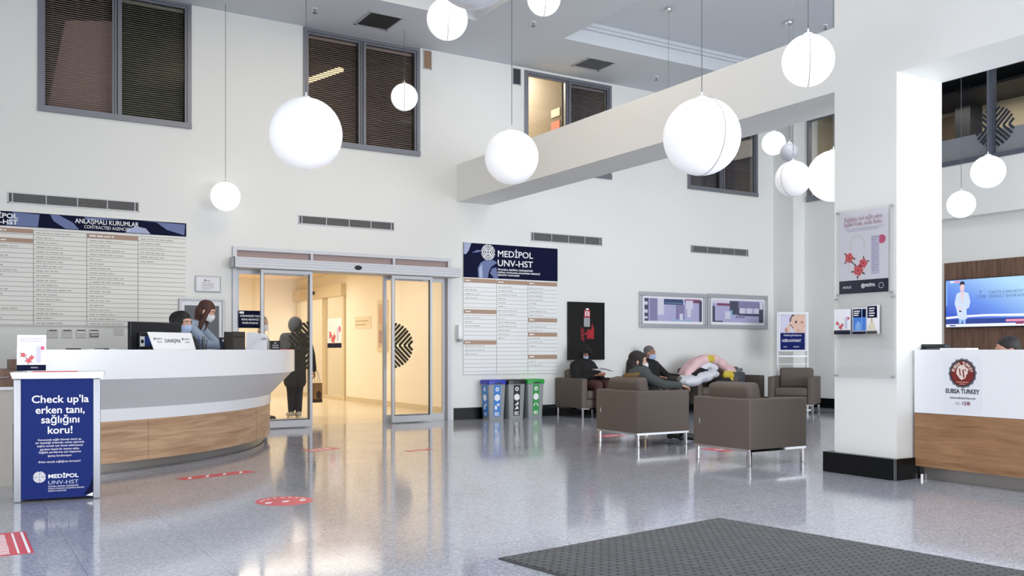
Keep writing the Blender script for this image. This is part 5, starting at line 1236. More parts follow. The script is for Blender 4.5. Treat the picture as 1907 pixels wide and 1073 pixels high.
def person(label, loc, face, J, skin='fair', hair=None, hairm='black', mask=None, top=None, bottom=None, shoes=None, hood=None, hands={}, coat_len=None, extra=None, top_r=1.0, collar=None):
    """J: joints in a frame that looks along +y, x to the right hand; face: world direction the body faces"""
    rz = math.atan2(-face[0], face[1])
    root = thing('person', label, 'person', loc, rz)
    c = V(J['head']); B = basis(J.get('look', (0, 1, 0)))
    mb = MB(); head_parts(mb, c, B)
    neckb = V(J['neck']); cap(mb, c + B @ V((0, -.02, -.07)), neckb, .050, .056)
    ch, pe = V(J['chest']), V(J['pelvis'])
    cap(mb, neckb, ch, .06, .115); cap(mb, ch, pe, .125, .125)
    for s in 'LR':
        g = lambda k: V(J[k + s]); sx = 1 if s == 'R' else -1
        cap(mb, neckb - V((0, 0, .02)), g('sh'), .052, .055); cap(mb, g('sh'), ch, .055, .10)
        cap(mb, g('sh'), g('el'), .050, .040); cap(mb, g('el'), g('wr'), .039, .026)
        cap(mb, pe, g('hip'), .115, .09); cap(mb, g('hip'), g('kn'), .082, .055); cap(mb, g('kn'), g('an'), .054, .036); cap(mb, g('an'), g('toe'), .036, .03)
        hd = hands.get(s, {}); d = hd.get('d', g('wr') - g('el'))
        hand_parts(mb, g('wr') + V(d).normalized() * .012, d, hd.get('n', (0, 0, -1)), hd.get('s', (-sx, 0, 0)), hd.get('curl', .5))
    mb.build('body', SKIN[skin], root, True, remesh=.0075, smooth_it=2)
    bodyo = root.children[0]
    for s in (-1, 1):
        e = MB(); e.ball(c + B @ V((s * .031, .084, .004)), (.0115, .0085, .0062), 0, 2, B); e.ball(c + B @ V((s * .031, .091, .004)), (.0056, .004, .0052), 1, 2, B); e.build('eye', [EYEW, IRIS], root, True)
        e = MB(); cap(e, c + B @ V((s * .016, .094, .029)), c + B @ V((s * .046, .084, .029)), .0045, .0035); e.build('eyebrow', HAIRM['dark'], root, True)
    if mask:
        m = MB(); rows = []; n = 16
        for i in range(9):
            v = i / 8; z = -.014 - .098 * v; row = []
            for k in range(n + 1):
                a = math.radians(-78 + 156 * k / n); fwd = .106 + .016 * math.sin(PI * v) - .012 * v
                wd = .076 - .012 * v
                bump = .016 * math.exp(-(a / .28) ** 2) * (1 - v * .7)
                row.append(c + B @ V((wd * math.sin(a) * 1.04, fwd * max(0, math.cos(a)) ** .8 + bump - .004, z + .020 * abs(math.sin(a)) * (v - .25))))
            rows.append(row)
        m.grid(rows); m.grid([[p - B @ V((0, .004, 0)) for p in r] for r in rows])
        mo = m.build('face_mask', MASKM[mask], root, True)
        l = MB()
        for s in (-1, 1):
            for z0 in (-.016, -.09): l.cyl(c + B @ V((s * .070, .022, z0)), c + B @ V((s * .083, -.012, -.012 if z0 > -.05 else -.04)), .0014, n=5)
        l.build('ear_loop', MASKM['white'], mo)
    if hair:
        h = MB()
        for it in hair:
            if it[0] == 'e': h.ball(c + B @ V(it[1]), it[2], 0, 3, B)
            else: cap(h, c + B @ V(it[1]), c + B @ V(it[2]), it[3], it[4])
        h.build('hair', HAIRM[hairm], root, True, remesh=.008, smooth_it=2)
    if top:
        t = MB(); k = top_r
        cap(t, neckb - V((0, 0, .05)), ch, .085 * k, .15 * k); cap(t, ch, pe, .152 * k, .165 * k)
        for s in 'LR':
            g = lambda q: V(J[q + s])
            cap(t, neckb - V((0, 0, .045)), g('sh'), .072 * k, .075 * k); cap(t, g('sh'), ch, .07 * k, .12 * k)
            cap(t, g('sh'), g('el'), .070 * k, .058 * k); w = g('el').lerp(g('wr'), .93); cap(t, g('el'), w, .057 * k, .043 * k)
            if coat_len: cap(t, pe, g('hip').lerp(g('kn'), coat_len), .165 * k, .115 * k)
        t.build('jacket', top, root, True, remesh=.012, smooth_it=4)
    if bottom:
        t = MB()
        for s in 'LR':
            g = lambda q: V(J[q + s])
            cap(t, pe, g('hip'), .145, .115); cap(t, g('hip'), g('kn'), .105, .078); cap(t, g('kn'), g('kn').lerp(g('an'), .93), .075, .054)
        t.build('trousers', bottom, root, True, remesh=.012, smooth_it=4)
    if shoes:
        for s in 'LR':
            g = lambda q: V(J[q + s]); t = MB(); a, b = g('an'), g('toe'); d = (b - a); d.z = 0
            cap(t, a + V((0, 0, -.01)), b, .048, .042); cap(t, a - d * .25 + V((0, 0, -.03)), a, .042, .046)
            t.build('shoe', shoes, root, True, remesh=.01, smooth_it=2)
    if hood:
        t = MB(); rows = []
        for i in range(15):
            ph = PI * i / 14 * .80; row = []
            for k in range(25):
                a = 2 * PI * k / 24
                # shell around the head, open towards the face
                d = V((math.sin(ph) * math.cos(a), -math.cos(ph), math.sin(ph) * math.sin(a)))
                row.append(c + B @ V((d.x * .118, d.y * .135 - .01, d.z * .142 + .015)))
            rows.append(row)
        t.grid(rows); inner = [[c + (p - c) * .90 for p in r] for r in rows]; t.grid(inner); t.grid([rows[-1], inner[-1]])
        t.build('hood', hood, root, True)
    if collar:
        t = MB()
        for k in range(26):
            a = 2 * PI * k / 26; t.ball(neckb + V((.105 * math.cos(a), .10 * math.sin(a) + .01, .01 + .03 * math.sin(a))), (.036 + .008 * (k % 3), .036, .034 + .007 * (k % 2)), 0, 2)
        t.build('fur_collar', collar, root, True, remesh=.012)
    if extra: extra(root, c, B)
    return root
def seated(s=.455, lean=0.0, head=.66, fw=0.0, look=(0, 1, 0), hx=0.0):
    J = dict(pelvis=(0, -.02 + fw, s + .115), chest=(0, -.06 - lean + fw * .6, s + .38), neck=(0, -.07 - lean * 1.2 + fw * .4, s + head - .155), head=(hx, -.03 - lean * 1.1 + fw * .4, s + head), look=look)
    for q, k in (('L', -1), ('R', 1)):
        J['sh' + q] = (k * .175, -.07 - lean + fw * .4, s + head - .215); J['el' + q] = (k * .235, .06 + fw * .5, s + .20); J['wr' + q] = (k * .12, .25 + fw * .5, s + .20)
        J['hip' + q] = (k * .095, .02 + fw, s + .10); J['kn' + q] = (k * .11, .42 + fw, s + .09); J['an' + q] = (k * .11, .44 + fw, .085); J['toe' + q] = (k * .12, .60 + fw, .045)
    return J
def standing(h=1.68, look=(0, 1, 0)):
    J = dict(pelvis=(0, 0, .535 * h), chest=(0, -.01, .735 * h), neck=(0, -.02, .838 * h), head=(0, .01, h - .125), look=look)
    for q, k in (('L', -1), ('R', 1)):
        J['sh' + q] = (k * .185, -.02, .805 * h); J['el' + q] = (k * .235, -.02, .62 * h); J['wr' + q] = (k * .235, .04, .47 * h)
        J['hip' + q] = (k * .095, 0, .50 * h); J['kn' + q] = (k * .10, .02, .28 * h); J['an' + q] = (k * .10, -.01, .085); J['toe' + q] = (k * .12, .16, .045)
    return J
SHORT = [('e', (0, -.022, .048), (.084, .100, .088)), ('e', (0, -.055, -.01), (.078, .065, .07))]
LONG = [('e', (0, -.020, .044), (.088, .104, .092)), ('e', (0, -.06, -.03), (.086, .07, .11)), ('c', (.066, .028, .02), (.088, .02, -.16), .026, .030), ('c', (-.066, .028, .02), (-.088, .02, -.16), .026, .030), ('c', (0, -.07, -.02), (0, -.085, -.24), .075, .070), ('c', (.05, -.055, -.05), (.07, -.04, -.24), .05, .042), ('c', (-.05, -.055, -.05), (-.07, -.04, -.24), .05, .042)]
BLACKC = CLOTH('black', rgb(12, 12, 14)); NAVYC = CLOTH('midnight', rgb(20, 22, 30)); SHOEK = mat('shoe_black', rgb(20, 20, 22), .4)

BIGH = LONG + [('e', (0, -.05, .03), (.11, .12, .10)), ('c', (.07, -.03, 0), (.11, -.03, -.20), .06, .06), ('c', (-.07, -.03, 0), (-.11, -.03, -.20), .06, .06)]
# seated receptionist with black hair
J = seated(.70, .0, .73, look=(.05, 1, -.12)); J['anL'] = (-.11, .30, .50); J['anR'] = (.11, .30, .50); J['toeL'] = (-.11, .42, .44); J['toeR'] = (.11, .42, .44); J['knL'] = (-.11, .36, .78); J['knR'] = (.11, .36, .78)
person('seated receptionist with black hair and pale blue mask behind the black monitor', (2.235, 10.60, 0), (.60, -.80), J, 'fair', BIGH, 'black', 'blue', CLOTH('charcoal', rgb(40, 42, 48)), CLOTH('grey_trousers', rgb(60, 62, 70)), SHOEK)
# standing receptionist, leaning over the counter
J = dict(pelvis=(0, -.12, 1.06), chest=(0, .10, 1.32), neck=(0, .20, 1.475), head=(0, .30, 1.605), look=(.0, 1, -.42))
for q, k in (('L', -1), ('R', 1)):
    J['sh' + q] = (k * .165, .13, 1.43); J['el' + q] = (k * .21, .36, 1.20); J['wr' + q] = (k * .14, .60, 1.165)
    J['hip' + q] = (k * .09, -.10, 1.0); J['kn' + q] = (k * .10, -.04, .62); J['an' + q] = (k * .10, -.10, .265); J['toe' + q] = (k * .12, .06, .225)
LB = [('e', (0, -.020, .044), (.088, .104, .092)), ('e', (0, -.06, -.03), (.086, .07, .11)), ('c', (.064, .030, .02), (.080, .02, -.22), .028, .034), ('c', (-.064, .030, .02), (-.080, .02, -.22), .028, .034), ('c', (0, -.07, -.02), (0, -.02, -.20), .07, .06)]
person('standing receptionist with long brown hair and light blue shirt leaning over the counter', (2.44, 11.74, 0), (.86, -.51), J, 'fair', LB, 'brown', 'white', CLOTH('light_blue', rgb(146, 164, 186)), CLOTH('slate_trousers', rgb(48, 50, 58)), SHOEK, hands={'R': {'d': (-.1, 1, 0), 'n': (0, 0, -1), 's': (-1, 0, 0), 'curl': .9}, 'L': {'d': (.1, 1, 0), 'n': (0, 0, -1), 's': (1, 0, 0), 'curl': .9}})
# man standing behind the left glass pane
person('man in dark clothes with white mask standing behind the left glass pane', (4.21, 14.45, 0), (.9, -.4), standing(1.66, look=(.75, .66, 0)), 'olive', SHORT, 'dark', 'white', CLOTH('graphite', rgb(44, 46, 50)), CLOTH('black_trousers', rgb(26, 26, 30)), SHOEK)
# hooded person walking off with a paper bag
J = standing(1.66); J['elR'] = (.27, -.03, 1.04); J['wrR'] = (.33, .03, .78); J['elL'] = (-.27, .05, 1.05); J['wrL'] = (-.16, .20, .92); J['anL'] = (-.05, .06, .085); J['toeL'] = (-.06, .22, .045); J['knL'] = (-.06, .03, .46); J['knR'] = (.06, .02, .46); J['anR'] = (.05, -.03, .085); J['toeR'] = (.06, .13, .045); J['hipL'] = (-.08, 0, .83); J['hipR'] = (.08, 0, .83)
person('person in long dark hooded coat seen from behind through the left sliding leaf', (4.96, 15.1, 0), (.05, 1), J, 'olive', SHORT, 'dark', None, CLOTH('dark_coat', rgb(46, 48, 50)), CLOTH('navy_trousers', rgb(34, 36, 44)), mat('shoe_pale', rgb(190, 188, 180), .5), hood=CLOTH('dark_coat', rgb(46, 48, 50)), hands={'R': {'d': (.1, 0, -1), 'n': (-1, 0, 0), 's': (0, 1, 0), 'curl': 1.6}}, coat_len=.62, top_r=1.08)
# hooded person reading in the armchair
J = seated(.455, .02, .615, look=(.35, 1, -.42)); J['wrL'] = (-.06, .30, .70); J['wrR'] = (.09, .28, .70); J['elL'] = (-.27, .06, .64); J['elR'] = (.26, .06, .64)
def cap_brim(root, c, B):
    t = MB(); t.ball(c + B @ V((0, .085, .062)), (.072, .062, .008), 0, 3, B); t.ball(c + B @ V((0, -.005, .066)), (.085, .102, .068), 0, 3, B); t.build('cap', BLACKC, root, True)
person('person in black hooded coat and dark red trousers reading under the fire cabinet', (9.29, 12.80, 0), (0.1, -1), J, 'tan', None, 'black', 'blue', BLACKC, CLOTH('dark_red', rgb(78, 46, 44)), SHOEK, hood=BLACKC, hands={'L': {'d': (.35, 1, .1), 'n': (.2, 0, 1), 's': (1, 0, 0), 'curl': 1.0}, 'R': {'d': (-.35, 1, .1), 'n': (-.2, 0, 1), 's': (-1, 0, 0), 'curl': 1.0}}, extra=cap_brim, top_r=1.3)
# woman seen from behind in the armchair
J = seated(.455, .06, .535, fw=.14, look=(.72, 1, -.05)); J['elR'] = (.305, .10, .715); J['wrR'] = (.33, .34, .705); J['shR'] = (.19, -.05, .80)
WH = LONG + [('c', (.07, -.02, -.1), (.13, .0, -.22), .05, .04)]
person('woman with long dark hair and white mask sitting in the armchair seen from behind', (7.17, 8.76, 0), (1, -.02), J, 'fair', WH, 'dark', 'white', CLOTH('green_grey', rgb(66, 72, 72)), CLOTH('dark_jeans', rgb(30, 32, 42)), SHOEK, collar=mat('fur_tan', rgb(120, 96, 56), .9, noise=.4, nscale=70), hands={'R': {'d': (.0, 1, -.25), 'n': (0, 0, -1), 's': (-1, 0, 0), 'curl': .9}})
# grey-haired man
J = seated(.455, .03, .62, look=(-.45, 1, -.10)); J['elL'] = (-.36, .02, .66); J['wrL'] = (-.57, .16, .64)
person('grey-haired man in black coat with pale mask sitting by the back wall', (10.74, 12.80, 0), (.12, -1), J, 'tan', SHORT, 'grey', 'blue', BLACKC, NAVYC, SHOEK, hands={'L': {'d': (-1, .35, -.2), 'n': (0, 0, -1), 's': (0, 1, 0), 'curl': .6}}, top_r=1.12)
# man behind the service counter
J = seated(.46, .0, .665, look=(.12, 1, -.25))
person('dark-haired man sitting behind the service counter, only the top of his head showing', (8.13, 4.81, 0), (-.84, .54), J, 'olive', SHORT, 'dark', None, CLOTH('grey_shirt', rgb(92, 96, 104)), NAVYC, SHOEK)

# office chairs that carry the two seated clerks
def office_chair(label, loc, rz, s):
    t = thing('office_chair', label, 'chair', loc, rz)
    mb = MB(); mb.box(-.24, .24, -.24, .24, s - .07, s, 0, .02, 3); mb.build('seat', BLACKC, t, smooth=40)
    mb = MB(); mb.box(-.22, .22, -.27, -.235, s + .10, s + .50, 0, .015, 3); mb.build('backrest', BLACKC, t, smooth=40)
    mb = MB(); mb.cyl((0, 0, .08), (0, 0, s - .07), .025, n=14); mb.box(-.02, .02, -.265, -.2, s - .06, s + .12); mb.build('post', BLACK, t)
    mb = MB()
    for k in range(5): a = 2 * PI * k / 5; mb.cyl((0, 0, .08), (.26 * math.cos(a), .26 * math.sin(a), .05), .02, .014, 8); mb.ball((.26 * math.cos(a), .26 * math.sin(a), .026), .026, 0, 2)
    mb.build('base', BLACK, t)
office_chair('black office chair of the seated receptionist, hidden behind the reception desk', (2.235, 10.64, .18), math.atan2(-.60, -.80), .52)
office_chair('black office chair of the man behind the service counter', (8.14, 4.80, 0), math.atan2(.84, .54), .46)

# ================================================================== THINGS CARRIED OR LYING ABOUT
def radial(px, R, z=None):
    """point at radius R of the reception arc on the sight line column px (plan only)"""
    d = ray(px, 600); best = None
    for k in range(3000):
        Y = 8.2 + k * .001; p = V((d.x / d.y * Y, Y)); e = abs((p - DC).length - R)
        if best is None or e < best[0]: best = (e, p)
    return best[1]
def deskframe(p):
    d = (p - DC).normalized(); return math.atan2(d.y, d.x) + PI / 2       # local -y looks outwards (to the hall)
CT = 1.133
# monitor on the work surface, back turned to the hall
p = radial(288, DR - .30); rz = deskframe(p)
t = thing('monitor', 'black computer monitor on the reception desk, seen from behind', 'monitor', (p.x, p.y, .91), rz)
mb = MB(); mb.box(-.33, .33, -.02, .02, .13, .50, 0, .006); mb.box(-.24, .24, -.045, -.02, .20, .40, 0, .01); mb.build('case', mat('monitor_black', rgb(24, 25, 30), .4), t)
mb = MB(); mb.box(-.315, .315, .0201, .022, .145, .485); mb.build('screen', mat('screen_glow', rgb(30, 40, 60), .2, emit=.3, ecol=rgb(150, 180, 220)), t)
mb = MB(); mb.box(-.03, .03, -.03, .0, 0, .16); mb.box(-.14, .14, -.09, .09, 0, .012); mb.build('stand', BLACK, t)
mb = MB(); mb.box(-.235, -.175, -.0462, -.045, .255, .355, 0); mb.box(-.175, -.10, -.0462, -.045, .26, .355, 1); mb.cyl((-.205, -.0465, .305), (-.205, -.0472, .305), .020, n=16, mi=2); mb.build('asset_sticker', [PRINT_W, mat('sticker_navy', rgb(26, 60, 140), .4), BLACK], t)
# DANISMA sign
p = radial(322, DR + .02); rz = deskframe(p) + .10
t = thing('desk_sign', 'white DANIŞMA sign leaning on the reception counter in front of the monitor', 'sign', (p.x, p.y, CT), rz)
tl2 = Matrix.Rotation(-.22, 3, 'X'); U2 = tl2 @ ZU
mb = MB(); mb.prism([(-.265, 0, .001), (.345, 0, .001), V((.32, 0, 0)) + U2 * .175, V((-.31, 0, 0)) + U2 * .175], (0, .006, 0)); pl = mb.build('plate', WHITE, t)
mb = MB(); mb.prism([(-.12, .006, 0), (-.12, .09, 0), V((-.12, .006, 0)) + U2 * .12], (.24, 0, 0)); mb.build('prop', WHITE, t)
N2 = tl2 @ V((0, -1, 0))
text('DANIŞMA', .052, U2 * .072 + V((.02, 0, 0)) + N2 * .001, XR, U2, mat('sign_print', rgb(46, 48, 54), .5), pl, width=.225)
GP = mat('sign_grey', rgb(150, 154, 160), .5)
for x in (-.205, .20):
    mb = MB(); emblem(mb, V((x - .03, 0, 0)) + U2 * .108 + N2 * .001, XR, U2, .014); mb.build('emblem', GP, pl)
    text('MEDİPOL', .022, V((x + .035, 0, 0)) + U2 * .10 + N2 * .001, XR, U2, GP, pl, width=.085); text('UNV-HST', .018, V((x + .035, 0, 0)) + U2 * .07 + N2 * .001, XR, U2, GP, pl, width=.07)
# things right of the sign
p = radial(445, DR + .02); rz = deskframe(p)
t = thing('document_box', 'dark grey open box standing on the reception counter, right of the leaning receptionist', 'box', (p.x, p.y, CT), rz - .25)
mb = MB(); mb.box(-.10, .10, -.005, .005, 0, .20); mb.box(-.10, -.09, .005, .12, 0, .19); mb.box(.09, .10, .005, .12, 0, .19); mb.box(-.10, .10, .115, .125, 0, .20); mb.box(-.10, .10, -.005, .125, 0, .006); mb.build('tray', mat('box_dark', rgb(58, 54, 50), .45), t)
mb = MB(); mb.box(-.085, .085, -.0062, -.005, .135, .15); mb.build('label_slot', BLACK, t)
p = radial(478, DR + .04)
t = thing('paper_bag', 'white paper bag with folded top on the reception counter, right of the dark box', 'bag', (p.x, p.y, CT), -.40)
mb = MB(); mb.prism([(-.115, -.05, 0), (.115, -.05, 0), (.12, -.045, .14), (.10, -.02, .185), (.02, -.015, .19), (.0, -.01, .205), (-.03, -.015, .20), (-.10, -.02, .205), (-.115, -.045, .17)], (0, .09, 0)); bg_ = mb.build('bag', mat('bag_white', rgb(214, 217, 224), .6), t)
text('CAN', .034, V((.085, -.052, .115)), XR, ZU, PRINT_K, bg_, width=.055)
p = radial(513, DR + .06)
t = thing('card_holder', 'small black tilted card with white writing on the right end of the reception counter', 'card', (p.x, p.y, CT), -.5)
mb = MB(); tl3 = Matrix.Rotation(-.3, 3, 'X'); U3 = tl3 @ ZU
mb.prism([(-.055, 0, .001), (.065, 0, .001), V((.045, 0, 0)) + U3 * .115, V((-.075, 0, 0)) + U3 * .115], (0, .004, 0)); mb.prism([(-.03, .004, 0), (-.03, .05, 0), V((-.03, .004, 0)) + U3 * .08], (.06, 0, 0)); cd = mb.build('card', BLACK, t)
for k, (s, w) in enumerate((('HES', .035), ('KODUNUZU', .07), ('GÖSTERİNİZ', .08))): text(s, .022, V((-.008 + .004 * k, 0, 0)) + U3 * (.080 - .03 * k) + (tl3 @ V((0, -.001, 0))), XR, U3, PRINT_W, cd, width=w)
p = radial(533, DR + .12); mb = MB(); mb.box(-.11, .11, -.07, .07, 0, .008); o = mb.build('red_folder', mat('folder_red', rgb(206, 70, 90), .4)); o.location = (p.x, p.y, CT); o.rotation_euler.z = deskframe(p); tag(o, 'flat red folder at the far right end of the reception counter', 'folder')
p = radial(500, DR - .02); t = thing('clear_screen_post', 'thin clear upright panel on the reception counter behind the black card', 'screen', (p.x, p.y, CT), deskframe(p))
mb = MB(); mb.prism([(-.02, 0, 0), (.04, 0, 0), (.01, 0, .27), (-.01, 0, .27)], (0, .004, 0)); mb.build('panel', mat('lilac_acrylic', rgb(206, 196, 210), .3, alpha=.7), t)
p = radial(418, DR - .12); t = thing('card_reader', 'small black card reader with white display by the hands of the leaning receptionist', 'card reader', (p.x, p.y, CT), deskframe(p))
mb = MB(); mb.prism([(-.035, 0, 0), (.035, 0, 0), (.035, .02, .135), (-.035, .02, .135)], (0, .03, 0)); bd_ = mb.build('body', mat('reader_navy', rgb(24, 30, 54), .4), t)
mb = MB(); mb.prism([(-.02, .0115, .09), (.024, .0115, .09), (.024, .0155, .115), (-.02, .0155, .115)], (0, -.002, 0)); mb.build('display', PRINT_W, bd_)
p = radial(376, DR + .03); t = thing('stationery_basket', 'black wire pen basket beside the DANIŞMA sign on the reception counter', 'basket', (p.x, p.y, CT), 0)
mb = MB()
for k in range(14): a = 2 * PI * k / 14; mb.cyl((.045 * math.cos(a), .045 * math.sin(a), 0), (.055 * math.cos(a), .055 * math.sin(a), .10), .0022, n=5)
for z, r in ((0.002, .045), (.05, .05), (.10, .055)): mb.tube([(r * math.cos(2 * PI * k / 20), r * math.sin(2 * PI * k / 20), z) for k in range(21)], .0026, 5)
mb.cyl((0, 0, 0), (0, 0, .003), .045, n=20); mb.build('wire_cup', BLACK, t)
for k, (dx, dy, c_) in enumerate(((.02, .01, 0), (-.02, .015, 1), (.0, -.02, 0))):
    mb = MB(); mb.cyl((dx * .5, dy * .5, .004), (dx * 1.6, dy * 1.6, .14), .0042, n=8); mb.build('pen', (BLACK, mat('pen_blue', rgb(30, 60, 150), .4))[c_], t)
for px, lb in ((137, 'dark pen lying near the left end of the reception counter'), (190, 'dark pen on the loose papers of the reception counter')):
    p = radial(px, DR + .28); mb = MB(); mb.cyl((-.06, 0, .006), (.06, .02, .006), .005, n=8); o = mb.build('pen', BLACK); o.location = (p.x, p.y, CT); tag(o, lb, 'pen')
p = radial(178, DR + .18); mb = MB(); mb.box(-.15, .15, -.10, .10, 0, .004); o = mb.build('loose_paper', PAPER); o.location = (p.x, p.y, CT); o.rotation_euler.z = deskframe(p) + .2; tag(o, 'loose white papers lying on the left half of the reception counter', 'paper')

# brown paper bag held by the hooded person
t = thing('paper_bag', 'brown paper carrier bag held by the hooded person, in the door opening', 'bag', (5.33, 15.12, .24), .2)
mb = MB(); mb.box(-.085, .085, -.055, .055, 0, .33); mb.box(-.0855, .0855, -.0555, .0555, 0, .06, 1); mb.prism([(-.02, -.056, .08), (.05, -.056, .06), (.07, -.056, .15), (.02, -.056, .21), (-.03, -.056, .16)], (0, -.0006, 0), 1); mb.build('bag', [mat('kraft_paper', rgb(140, 104, 66), .7), mat('kraft_dark', rgb(62, 44, 34), .7)], t)
mb = MB()
for y in (-.045, .045): mb.tube([(.05 * math.cos(PI * k / 10), y * (1 - .9 * math.sin(PI * k / 10)), .33 + .215 * math.sin(PI * k / 10)) for k in range(11)], .003, 5)
mb.build('handle', mat('kraft_dark', rgb(62, 44, 34), .7), t)
# picture and papers in the corridor
a, b = at_x(703, 546, 7.58), at_x(722, 655, 7.58)
t = thing('framed_picture', 'framed pale collage on the corridor wall beyond the sliding door', 'picture', (7.6, (a.y + b.y) / 2, 1.6), -PI / 2)
hw = abs(a.y - b.y) / 2; mb = MB(); mb.box(-hw, hw, -.03, 0, -.50, .55); mb.build('frame', mat('cream_frame', rgb(226, 212, 180), .4), t)
mb = MB(); mb.box(-hw + .07, hw - .07, -.034, -.03, -.42, .47, 0)
for u0, u1, v0, v1, m in ((.1, .5, .1, .4, 1), (.55, .9, .3, .7, 2), (.15, .45, .55, .9, 3), (.6, .9, .75, .95, 1)): mb.box(-hw + .07 + (2 * hw - .14) * u0, -hw + .07 + (2 * hw - .14) * u1, -.035, -.034, -.42 + .89 * v0, -.42 + .89 * v1, m)
mb.build('print', [mat('collage_sand', rgb(206, 186, 160), .5), mat('collage_mauve', rgb(170, 140, 138), .5), mat('collage_dusk', rgb(140, 128, 132), .5), mat('collage_rose', rgb(204, 160, 140), .5)], t)
t = thing('door_poster', 'small floral poster on the glass of the corridor door', 'poster', (7.595, 20.3, 1.52), -PI / 2)
mb = MB(); mb.box(-.45, .45, -.004, 0, -.34, .34); mb.build('sheet', PAPER, t); sh = t.children[0]
checkup_print(sh, (-.45, -.0045, -.34), XR, ZU, .9, .68)
t = thing('wall_sign', 'small pale sign on the corridor wall, left of the framed collage', 'sign', (7.6, 18.6, 1.72), -PI / 2)
mb = MB(); mb.box(-.45, .45, -.01, 0, -.13, .13); mb.build('plate', mat('sign_cream', rgb(232, 220, 190), .5), t)
mb = MB(); dashes(mb, -.4, .4, .02, -.0105, .03, rnd, .9); dashes(mb, -.4, .4, -.06, -.0105, .03, rnd, .7); mb.build('print', mat('sign_tan', rgb(190, 172, 140), .5), t)
p = at_z(472, 507, 2.9); mb = MB(); mb.box(-.2, .2, -.2, .2, -.015, 0); o = mb.build('corridor_vent', mat('vent_tan', rgb(120, 104, 84), .5)); o.location = (4.9, 17.2, 2.9); tag(o, 'small dark vent in the corridor ceiling seen through the left fixed pane', 'vent')

# ------------------------------------------------------------------ heap of clothes between the grey-haired man and the last armchair
PINK = mat('pink_quilt', rgb(232, 196, 198), .75, noise=.06, nscale=30, bump=.25); YEL = mat('yellow_lining', rgb(214, 190, 66), .7, noise=.1, nscale=40); PUFF = mat('white_puffer', rgb(222, 224, 232), .6, noise=.04, nscale=20, bump=.3)
S0 = V((11.83, 12.62, 0))
t = thing('pink_coat', 'pink padded coat with yellow lining heaped in an arch over the armchair arms', 'coat', S0)
mb = MB(); N_ = 40
for k in range(N_):
    u = k / (N_ - 1); x = -.48 + 1.12 * u; z = .66 + .33 * math.sin(PI * min(1, u * 1.04)) ** .75
    cap(mb, (x, -.05, z - .02), (x + .04, .14 + .03 * math.sin(7 * u), z - .04), .088 + .012 * math.sin(k * .9), .09)
for k in range(7): cap(mb, (-.48 + .02 * k, -.06, .68 - .02 * k), (-.40 + .03 * k, .02, .72), .07, .07)
for k in range(8): cap(mb, (.58 + .02 * k, -.06, .72 - .01 * k), (.45 + .03 * k, .05, .80), .075, .07)
mb.build('quilted_shell', PINK, t, True, remesh=.014, smooth_it=9)
mb = MB(); cap(mb, (-.03, -.10, .985), (.10, -.09, .99), .05, .045); cap(mb, (-.01, -.11, .95), (.09, -.11, .95), .045, .04); mb.build('lining', YEL, t, True, remesh=.012, smooth_it=2)
mb = MB(); cap(mb, (.36, -.15, .66), (.52, -.14, .66), .055, .06); cap(mb, (.38, -.15, .58), (.50, -.15, .58), .05, .05); cap(mb, (.34, -.15, .72), (.64, -.13, .715), .025, .02); mb.build('cuff_lining', YEL, t, True, remesh=.012, smooth_it=2)
mb = MB(); cap(mb, (-.15, -.10, .80), (.0, -.11, .86), .06, .05); cap(mb, (.0, -.11, .86), (.16, -.10, .80), .05, .06); mb.build('white_fleece', PUFF, t, True, remesh=.012, smooth_it=2)
t = thing('puffer_jacket', 'white padded jacket lying in front of the pink coat', 'jacket', V((11.44, 12.34, 0)))
mb = MB()
mb.ball((-.12, .13, .57), (.26, .19, .10), 0, 3); mb.ball((.18, .14, .64), (.24, .17, .10), 0, 3); mb.ball((.42, .16, .69), (.18, .14, .08), 0, 3)
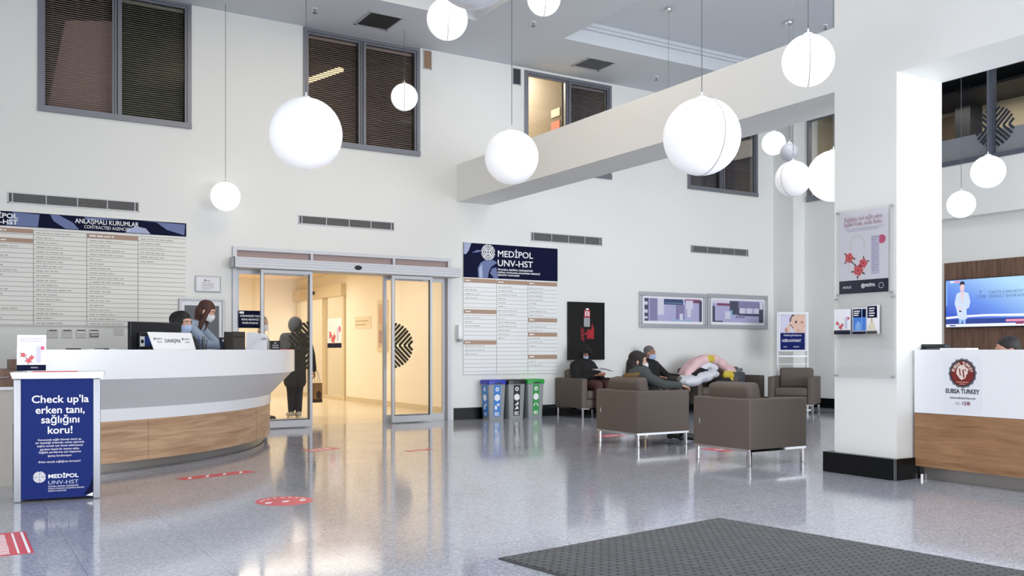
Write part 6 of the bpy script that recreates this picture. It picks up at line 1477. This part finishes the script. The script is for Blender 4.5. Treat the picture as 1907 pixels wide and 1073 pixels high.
for k in range(12): a = k * 2.4; cap(mb, (-.28 + .06 * k, .02 + .03 * math.sin(a), .56 + .012 * k), (-.24 + .065 * k, .20, .60 + .012 * k + .03 * math.cos(a)), .055 + .015 * math.sin(a), .06)
mb.build('padded_shell', PUFF, t, True, remesh=.014, smooth_it=7)
mb = MB(); cap(mb, (-.02, .12, .66), (.22, .18, .74), .07, .08); cap(mb, (.22, .18, .74), (.42, .20, .68), .08, .07); mb.build('dark_lining', BLACKC, t, True, remesh=.014, smooth_it=2)
t = thing('black_bag', 'black soft bag on the seat between the white jacket and the nearest armchair', 'bag', V((12.0, 12.30, .455)))
mb = MB(); mb.ball((0, 0, .06), (.22, .13, .10), 0, 3); cap(mb, (-.1, 0, .1), (.12, .02, .13), .06, .05); mb.build('bag', NAVYC, t, True, remesh=.014, smooth_it=2)
t = thing('grey_bag', 'dark grey bag standing right of the yellow cuff of the pink coat', 'bag', V((12.52, 12.52, .455)))
mb = MB(); mb.box(-.17, .17, -.08, .08, 0, .27, 0, .04, 3); mb.build('bag', mat('bag_slate', rgb(72, 74, 82), .6), t, smooth=40); mb = MB(); cap(mb, (.02, 0, .27), (.12, 0, .31), .03, .03); mb.build('flap', mat('bag_slate_light', rgb(104, 106, 116), .6), t, True)
# things by the other chairs
t = thing('paper_bag', 'white paper bag with two handles on the floor beside the hooded person', 'bag', V((9.98, 12.62, 0)), .1)
mb = MB(); mb.box(-.16, .16, -.07, .07, 0, .40); mb.build('bag', PAPER, t)
for y in (-.06, .06):
    mb = MB(); mb.tube([(.08 * math.cos(PI * k / 10), y, .40 + .12 * math.sin(PI * k / 10)) for k in range(11)], .006, 6); mb.build('handle', PAPER, t)
t = thing('magazine', 'grey folded magazine held by the hooded person', 'magazine', V((9.36, 12.42, .79)), .1)
R = Matrix.Rotation(.10, 3, 'X') @ Matrix.Rotation(.10, 3, 'Y')
mb = MB(); mb.obox((-.075, 0, .012), (.155, .21, .006), Matrix.Rotation(-.18, 3, 'Y') @ R); mb.obox((.075, 0, .012), (.155, .21, .006), Matrix.Rotation(.18, 3, 'Y') @ R); mb.build('pages', mat('magazine_grey', rgb(205, 207, 212), .5), t)
